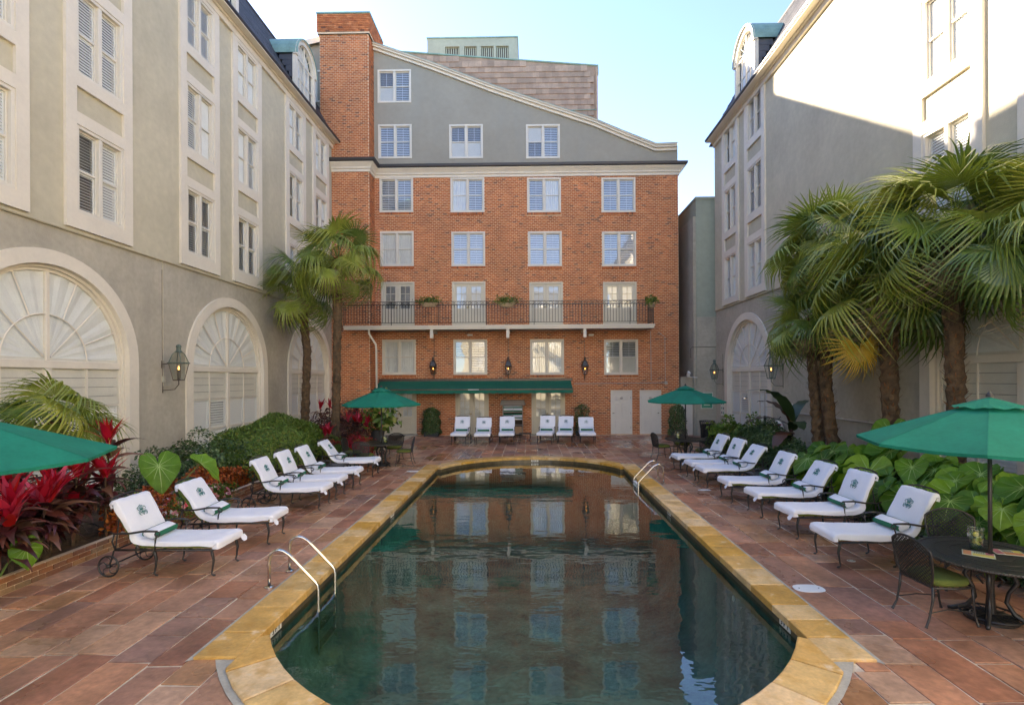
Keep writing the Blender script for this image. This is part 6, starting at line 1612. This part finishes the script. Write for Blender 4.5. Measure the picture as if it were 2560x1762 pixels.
CT = [leafmesh('leaf', 'leaf_red', .40, .085, (1.15, .75)), leafmesh('leaf', 'leaf_red', .46, .095, (1.0, .2)), leafmesh('leaf', 'leaf_red', .34, .075, (1.3, 1.05))]
CD = [leafmesh('leaf', 'leaf_maroon', .46, .11, (.75, -.55)), leafmesh('leaf', 'leaf_maroon', .42, .10, (.4, -.9)), leafmesh('leaf', 'leaf_maroon', .36, .12, (.1, -1.1))]
def cordyline(x, y, stalks, lab, seed, sc=1., cat='red ti plant'):
    t = thing('ti_plant', lab, cat, T(x, y, .1), 'red ti plants in the left beds'); M = WM[t.name]; r = random.Random(seed)
    for (dx, dy, h, nt, nd) in stalks:
        b = MB(); b.tube([(dx*.4, dy*.4, 0), (dx*.8, dy*.8, h*.5), (dx, dy, h)], [.02, .016, .014], 5); ob('stalk', b, t, M, mats=['palm_trunk'])
        for i in range(nt): a = i*2.4+r.random(); ob('leaf', r.choice(CT), t, M @ T(dx, dy, h-.02+.01*i) @ RZ(a) @ RX(r.uniform(-.2, .15)) @ RY(r.uniform(-.3, .3)) @ SCL(sc*r.uniform(.8, 1.15)))
        for i in range(nd): a = i*2.4+r.random(); ob('leaf', r.choice(CD), t, M @ T(dx, dy, h-.04-.45*i/nd*min(1.4, h)) @ RZ(a) @ RX(r.uniform(-.25, .2)) @ RY(r.uniform(-.4, .4)) @ SCL(sc*r.uniform(.8, 1.15)))
S5 = lambda r, n, w, h0, h1, nt=8, nd=14: [(r.uniform(-w, w), r.uniform(-w, w), r.uniform(h0, h1), nt, nd) for _ in range(n)]
rr = random.Random(9)
cordyline(-7.05, 7.35, S5(rr, 5, .30, .55, 1.15, 11, 22), 'red ti plant directly behind the nearest left lounger', 71, 1.25)
cordyline(-7.25, 7.95, S5(rr, 5, .30, .6, 1.3, 11, 20), 'red ti plant behind the head of the nearest left lounger, by the wall side', 72, 1.25)
cordyline(-7.10, 8.45, [(.05, .0, 1.55, 12, 16), (.2, -.25, 1.05, 10, 14), (-.15, .15, .8, 10, 10)], 'tallest bright pink ti plant beside the first arch frame', 73, 1.25)
cordyline(-6.95, 6.75, S5(rr, 5, .30, .5, 1.0, 11, 22), 'red ti plant at the left edge of the photo', 74, 1.25)
cordyline(-7.85, 7.5, S5(rr, 5, .35, .9, 1.5, 10, 20), 'dark ti plant at the back of the bed before the first arch', 75, 1.3)
cordyline(-6.55, 16.2, S5(rr, 3, .25, .7, 1.1, 8, 9), 'bright pink ti plant at the end of the hedge mound', 76, 1.05)
cordyline(-6.9, 19.4, S5(rr, 3, .35, .9, 1.3, 8, 9), 'red ti plant near the downspout', 77, 1.2)
cordyline(-6.1, 18.9, S5(rr, 3, .25, .7, 1.1, 8, 8), 'magenta ti plant beside the dark pot', 78, 1.1)
cordyline(-8.2, 20.4, S5(rr, 3, .35, 1.3, 1.8, 8, 9), 'tall pink ti plant between the palm trunks and the brick wall', 79, 1.2)
cordyline(-7.4, 21.3, S5(rr, 3, .3, 1.0, 1.4, 8, 8), 'red ti plant against the brick wall', 80, 1.2)
# yucca like rosette
t = thing('strap_plant', 'spiky strap-leaved plant between the lime shrub and the arch', 'plant', T(7.15, 18.4, .1)); M = WM[t.name]
YL = leafmesh('leaf', 'leaf_dark', 1.0, .07, (1.2, .5)); r = random.Random(4)
for i in range(22): ob('leaf', YL, t, M @ RZ(i*2.4) @ RX(r.uniform(-.6, .3)) @ SCL(r.uniform(.7, 1.1)))
# elephant ears
def ear(L=.62, cup=.10, seed=0):
    """heart leaf, petiole joint at origin, tip towards +y; veins raised"""
    r = random.Random(seed); b = MB(); n = 41; m = 5; vs = []
    TT = (0, .06, .14, .25, .4, .55, .7, .82, .91, .97, 1.0); TR = (1.0, .86, .74, .68, .66, .65, .64, .62, .54, .34, .12)
    def R(a):   # radius by angle from the tip: pointed tip, two round back lobes
        return L*.84*float(np.interp(abs(a)/pi, TT, TR))
    def pt(a, f):
        rr_ = R(a)*f; x, y = rr_*sin(a)*.92, rr_*cos(a); z = cup*(x*x/(L*L)*2.2)-.55*L*(max(0, y)/L)**2*.5-.05*L*f*f*abs(sin(a*5+seed))*.8+.012*sin(a*9)*f; return (x, y, z)
    for j in range(m+1):
        for i in range(n): a = -pi+2*pi*i/(n-1); vs.append(pt(a, j/m))
    b.add(vs, [(j*n+i, j*n+i+1, (j+1)*n+i+1, (j+1)*n+i) for j in range(m) for i in range(n-1)], 0)
    for a in (0, .42, -.42, .85, -.85, 1.35, -1.35, 2.0, -2.0, 2.6, -2.6):
        pts = [pt(a, f) for f in (.03, .3, .6, .93)]; w = .006 if a else .010
        vv = []
        for k, p in enumerate(pts): q = w*(1-k*.25); px, py = cos(a)*q, -sin(a)*q; vv += [(p[0]-px, p[1]-py, p[2]+.003), (p[0]+px, p[1]+py, p[2]+.003)]
        b.add(vv, [(2*k, 2*k+1, 2*k+3, 2*k+2) for k in range(3)], 1)
    return b.mesh('leaf', ['ear_leaf', 'ear_vein'], True)
EL = [ear(.66, .2, 1), ear(.60, .1, 2), ear(.70, .25, 3), ear(.55, -.1, 4)]
def ear_plant(x, y, leaves, lab, seed, z0=.1, grp='elephant ear plants in the right bed'):
    t = thing('elephant_ear', lab, 'large-leaved plant', T(x, y, z0), grp); M = WM[t.name]; r = random.Random(seed)
    for (dx, dy, h, az, tilt, s) in leaves:
        b = MB(); b.tube([(dx*.15, dy*.15, 0), (dx*.5, dy*.5, h*.6), (dx, dy, h)], [.018, .013, .009], 5)
        ob('petiole', b, t, M, mats=['stem_green'])
        ob('leaf', r.choice(EL), t, M @ T(dx, dy, h) @ RZ(az) @ RX(-tilt) @ SCL(s))
r = random.Random(17); k = 0
spots = [(6.75, 5.9), (7.25, 6.5), (6.7, 7.0), (7.4, 7.4), (6.75, 7.9), (7.3, 8.5), (6.75, 8.9), (7.5, 9.3), (6.8, 9.9), (7.3, 10.5), (6.75, 11.0), (7.2, 11.7), (6.85, 12.3)]
for k, (x, y) in enumerate(spots):
    lv = []
    for i in range(13):
        ang = pi+r.uniform(-1.5, 1.5); rad = r.uniform(.15, .65); back = (x > 7.1)
        h = r.uniform(.30, .80)+(.28 if back else 0)
        az = pi/2+r.uniform(-.9, .9)+(.25 if y < 8 else .1)
        lv.append((rad*cos(ang), rad*sin(ang)*1.2, h, az, r.uniform(.2, 1.0), r.choice((.6, .75, .9, 1.0, 1.15))))
    ear_plant(x, y, lv, f'elephant ear plant with huge green leaves {["behind the nearest table", "behind the nearest table and its chair", "right of the nearest lounger back", "behind the near umbrella pole", "beside the nearest lounger head", "under the near umbrella tip", "behind the second right lounger", "at the wall below the third palm", "behind the third right lounger", "below the yellow dead palm leaf", "between the third and fourth right loungers", "at the foot of the twin palms", "behind the fourth right lounger"][k]}', 100+k)
t_ = ear_plant(7.6, 10.9, [(-.2, -.3, 1.45, pi*.8, 1.25, 1.35), (-.5, -.7, 1.15, pi*.55, .4, 1.2)], 'tallest elephant ear with one huge raised leaf by the umbrella tip', 130)
ear_plant(-6.95, 9.25, [(-.1, .35, 1.0, -pi/2-.7, .95, .95), (.35, .9, .95, -pi/2+.2, .6, .9), (.3, .55, .5, -pi/2-.2, 1.2, .75), (-.1, .0, .55, -pi/2, .5, .6)], 'elephant ear with two pale green leaves behind the second left lounger', 131, .1, 'elephant ear plants in the left bed')
ear_plant(-6.9, 6.4, [(.35, .15, .45, -pi/2-.5, 1.15, .62), (.25, -.35, .42, -pi/2-.5, 1.2, .62)], 'elephant ear leaf hanging over the brick edging under the red plants', 132, .1, 'elephant ear plants in the left bed')
ear_plant(-6.9, 5.55, [(.32, .05, .42, -pi/2-.5, 1.2, .58), (.1, .3, .5, -pi/2-.2, 1.0, .5)], 'elephant ear leaf hanging over the edging at the left edge of the photo', 133, .1, 'elephant ear plants in the left bed')
# banana with dark ragged leaves
def banana():
    b = MB(); n = 12; vs = []; y = 0; z = 0
    for i in range(n):
        s = i/(n-1); w = .34*sin(pi*min(1, s*.93+.07))**.6*(1+.10*sin(i*2.7)); a = .9-1.5*s; vs += [(-w/2, y, z+.05*w-.03*(i % 2)), (0, y, z), (w/2, y, z+.05*w-.03*((i+1) % 2))]; y += .10*cos(a)*1.1; z += .10*sin(a)*1.1
    b.add(vs, [(i*3+j, i*3+j+1, (i+1)*3+j+1, (i+1)*3+j) for i in range(n-1) for j in range(2)]); return b.mesh('leaf', ['banana_leaf'], True)
BN = banana(); t = thing('banana_plant', 'dark red-leaved banana plant in front of the right wing wall beside the twin palms', 'plant', T(7.45, 14.7, .1)); M = WM[t.name]
b = MB(); b.tube([(0, 0, 0), (-.02, 0, 1.2)], [.07, .04], 8); ob('stem', b, t, M, mats=['leaf_maroon'])
for az, tl, z, s in ((1.9, .5, 1.3, 1.35), (1.3, -.2, 1.2, 1.2), (2.3, -.5, 1.0, 1.1), (.6, .3, 1.3, 1.1), (2.9, -.1, 1.1, 1.1), (-1.0, .4, 1.3, 1.0), (1.6, -.7, .8, .9)): ob('leaf', BN, t, M @ T(0, 0, z) @ RZ(az) @ RX(tl) @ SCL(s))
# ------------------------------------------------------------------ fan palms
def fan(R=.78, segs=38, spread=2.75, droop=.25, tip=.5, seed=0, split=.5):
    """fan blade: hub at origin, centre direction +y, blade in xy, drooping in -z"""
    r = random.Random(seed); b = MB()
    for i in range(segs):
        a = -spread+2*spread*(i+.5)/segs; da = 2*spread/segs; Rr = R*(1-.14*(abs(a)/spread)**2)*r.uniform(.93, 1.05); kd = droop*r.uniform(.8, 1.2); tk = tip*r.uniform(.2, 2.2); ja = r.uniform(-.05, .05)
        vs = []
        for s in (.03, .28, split, .68, .85, 1.0):
            rr_ = Rr*s; hw = rr_*da*.5*(.96 if s <= split else 1) if s <= split else max(.0012, Rr*split*da*.40*(1-((s-split)/(1-split))**1.8))
            z = -kd*rr_*rr_/R-tk*R*max(0, s-split)**2; sh = -max(0, s-split)**2*tk*.6
            rr2 = rr_+sh*R*.6; aa = a+ja*max(0, s-split)*3; c, sn = cos(aa), sin(aa)
            cx_, cy_ = rr2*sn, rr2*c; px, py = c*hw, -sn*hw; f = .5*hw
            vs += [(cx_-px, cy_-py, z), (cx_, cy_, z+f), (cx_+px, cy_+py, z)]
        b.add(vs, [(k*3+j, k*3+j+1, (k+1)*3+j+1, (k+1)*3+j) for k in range(5) for j in range(2)])
    return b
FANS = [fan(.84, 34, 2.3, .10, .45, 1, .42).mesh('frond', ['palm_leaf']), fan(.84, 32, 2.0, .22, 1.1, 2, .48).mesh('frond', ['palm_leaf']), fan(.82, 36, 2.5, .04, .15, 3, .38).mesh('frond', ['palm_leaf']), fan(.84, 32, 1.8, .38, 1.6, 4, .45).mesh('frond', ['palm_leaf'])]
FDRY = fan(.7, 30, 1.5, .9, 3., 5).mesh('frond', ['palm_dry']); FYEL = fan(.80, 40, 2.3, .25, .5, 6, .40).mesh('frond', ['palm_yellow'])
def trunk_mesh(pts, r0, r1, seed, skirt=.5):
    r = random.Random(seed); b = MB(); n = 14; P = []; H = len(pts)-1; N_ = 40
    def at(s):
        k = min(int(s*H), H-1); f = s*H-k; return Vector(pts[k]).lerp(Vector(pts[k+1]), f)
    vs = []
    for i in range(N_+1):
        s = i/N_; c = at(s); rad = r0+(r1-r0)*s
        if s > 1-skirt: rad *= 1+.22*((s-(1-skirt))/skirt)
        for j in range(n): q = rad*(1+.30*(r.random()-.5)+(.09 if i % 2 else -.07)); a = 2*pi*j/n; vs.append((c.x+q*cos(a), c.y+q*sin(a), c.z))
    b.add(vs, [(i*n+j, i*n+(j+1) % n, (i+1)*n+(j+1) % n, (i+1)*n+j) for i in range(N_) for j in range(n)], 0)
    for k in range(420):   # leaf bases and fibres
        s = r.random()**.7; c = at(s); a = r.random()*6.283; rad = (r0+(r1-r0)*s)*(1+.22*max(0, (s-(1-skirt))/skirt)); L = r.uniform(.05, .17); w = r.uniform(.006, .024)
        p = Vector((c.x+rad*.9*cos(a), c.y+rad*.9*sin(a), c.z)); o = Vector((cos(a), sin(a), 1.1)).normalized()*L; sd = Vector((-sin(a), cos(a), 0))*w
        b.add([p-sd, p+sd, p+o+sd*.4, p+o-sd*.4], [(0, 1, 2, 3)], 1 if r.random() < .45 else 0)
    return b
def palm(x, y, pts, lab, seed, n=30, r0=.13, r1=.12, lean=None, size=1., pet=.75, elev=(-.75, 1.25), dry=5, z0=.1, top=True, extra=()):
    t = thing('fan_palm', lab, 'palm tree', T(x, y, z0), 'fan palms by the pool'); M = WM[t.name]; r = random.Random(seed)
    ob('trunk', trunk_mesh(pts, r0, r1, seed), t, M, mats=['palm_trunk', 'palm_fibre'], smooth=False)
    c = Vector(pts[-1])
    b = MB()
    for k in range(90):
        a = r.random()*6.283; q = Vector((cos(a)*.12, sin(a)*.12, r.uniform(-.4, .05))); L = r.uniform(.1, .3); o = Vector((cos(a)*.7, sin(a)*.7, r.uniform(-.6, .7)))*L; sd = Vector((-sin(a), cos(a), 0))*.006
        b.add([c+q-sd, c+q+sd, c+q+o], [(0, 1, 2)])
    ob('crown_fibres', b, t, M, mats=['palm_fibre'])
    specs = []
    for i in range(n):
        s = i/max(1, n-1); el = elev[0]+(elev[1]-elev[0])*s**.9+r.uniform(-.15, .15); specs.append((i*2.39996+r.uniform(-.25, .25), el, pet*(1.05-.25*s)*r.uniform(.8, 1.15), r.choice(FANS if el > -.2 else FANS[1:2]+FANS[3:]), size*r.uniform(.85, 1.12)))
    for i in range(dry): specs.append((r.uniform(0, 6.28), -1.1, pet*.6, FDRY, size*.9))
    specs += list(extra)
    for az, el, pl_, me, sc_ in specs:
        d = Vector((cos(az)*cos(el), sin(az)*cos(el), sin(el))); o = c+Vector((0, 0, -.1+.15*max(0, sin(el)))); sag = .16*pl_
        mid = o+d*pl_*.55+Vector((0, 0, sag*.35)); end = o+d*pl_+Vector((0, 0, -sag*.25))
        b = MB(); b.tube([o, mid, end], [.013, .009, .007], 4); pt_ = ob('petiole', b, t, M, mats=['stem_green' if me is not FDRY else 'palm_dry'])
        dd = (end-mid).normalized(); dd = (dd+Vector((0, 0, -.28))).normalized(); up = Vector((0, 0, 1)); sx = dd.cross(up)
        if sx.length < .1: sx = Vector((1, 0, 0))
        sx.normalize(); nz = sx.cross(dd).normalized()
        F = frame(end, sx, dd, nz) @ RY(r.uniform(-.7, .7)) @ RX(r.uniform(-.45, .25))
        ob('frond', me, t, M @ F @ SCL(sc_))
    return t
# left pair
palm(-8.2, 18.6, [(0, 0, 0), (-.03, 0, 1.5), (.06, 0, 3.6), (-.20, 0, 6.1)], 'left of the two tall palms before the left wing', 201, 20, .15, .12, size=1.12, pet=1.0, extra=())
palm(-6.75, 17.6, [(0, 0, 0), (.05, 0, 2.0), (.10, 0, 4.4), (.14, 0, 6.8)], 'right of the two tall palms, in front of the brick chimney breast', 202, 25, .14, .13, size=1.15, pet=1.05)
# small palm behind the near umbrella
palm(-7.85, 8.35, [(0, 0, 0), (0, 0, .9), (.0, .0, 1.95)], 'short fan palm behind the near left umbrella', 203, 11, .09, .08, size=.85, pet=.5, elev=(.0, 1.0), dry=0)
# right group
palm(7.40, 13.2, [(0, 0, 0), (-.05, 0, 1.5), (-.15, 0, 3.0), (-.1, 0, 4.15)], 'shorter of the twin right palms with a low dark crown', 204, 26, .16, .13, size=1.05, pet=.8)
palm(7.70, 12.7, [(0, 0, 0), (-.25, .1, 1.2), (-.38, .1, 2.6), (-.3, .1, 4.4), (-.25, .1, 6.0)], 'taller leaning twin of the right palms', 205, 30, .15, .12, size=1.2, pet=.9)
yp = palm(7.60, 10.9, [(0, 0, 0), (.0, 0, 1.5), (-.05, 0, 3.0), (-.1, 0, 4.75)], 'palm in the middle of the right bed with a yellow dead leaf', 206, 30, .165, .14, size=1.25, pet=1.0)
palm(7.70, 9.4, [(0, 0, 0), (.03, 0, 1.5), (.0, 0, 3.0), (-.05, 0, 5.35)], 'palm standing before the near right arch', 207, 32, .145, .13, size=1.25, pet=.95)
palm(8.0, 7.75, [(0, 0, 0), (0, 0, 2.5), (-.02, 0, 4.7)], 'palm mostly beyond the right edge of the photo', 208, 24, .14, .13, size=1.1, pet=.95)
# the yellow leaf
e = FY(2150, 868, 10.45)
M = WM[yp.name]; c = M @ Vector((-.1, 0, 4.4)); b = MB(); b.tube([c, c.lerp(e, .5)+Vector((0, -.1, .25)), e], .010, 4); ob('petiole', b, yp, I4, mats=['palm_yellow'])
ob('frond', FYEL, yp, frame(e, (-1, 0, .1), (.05, -.15, -.95), (.0, -.95, .15)) @ SCL(1.0))
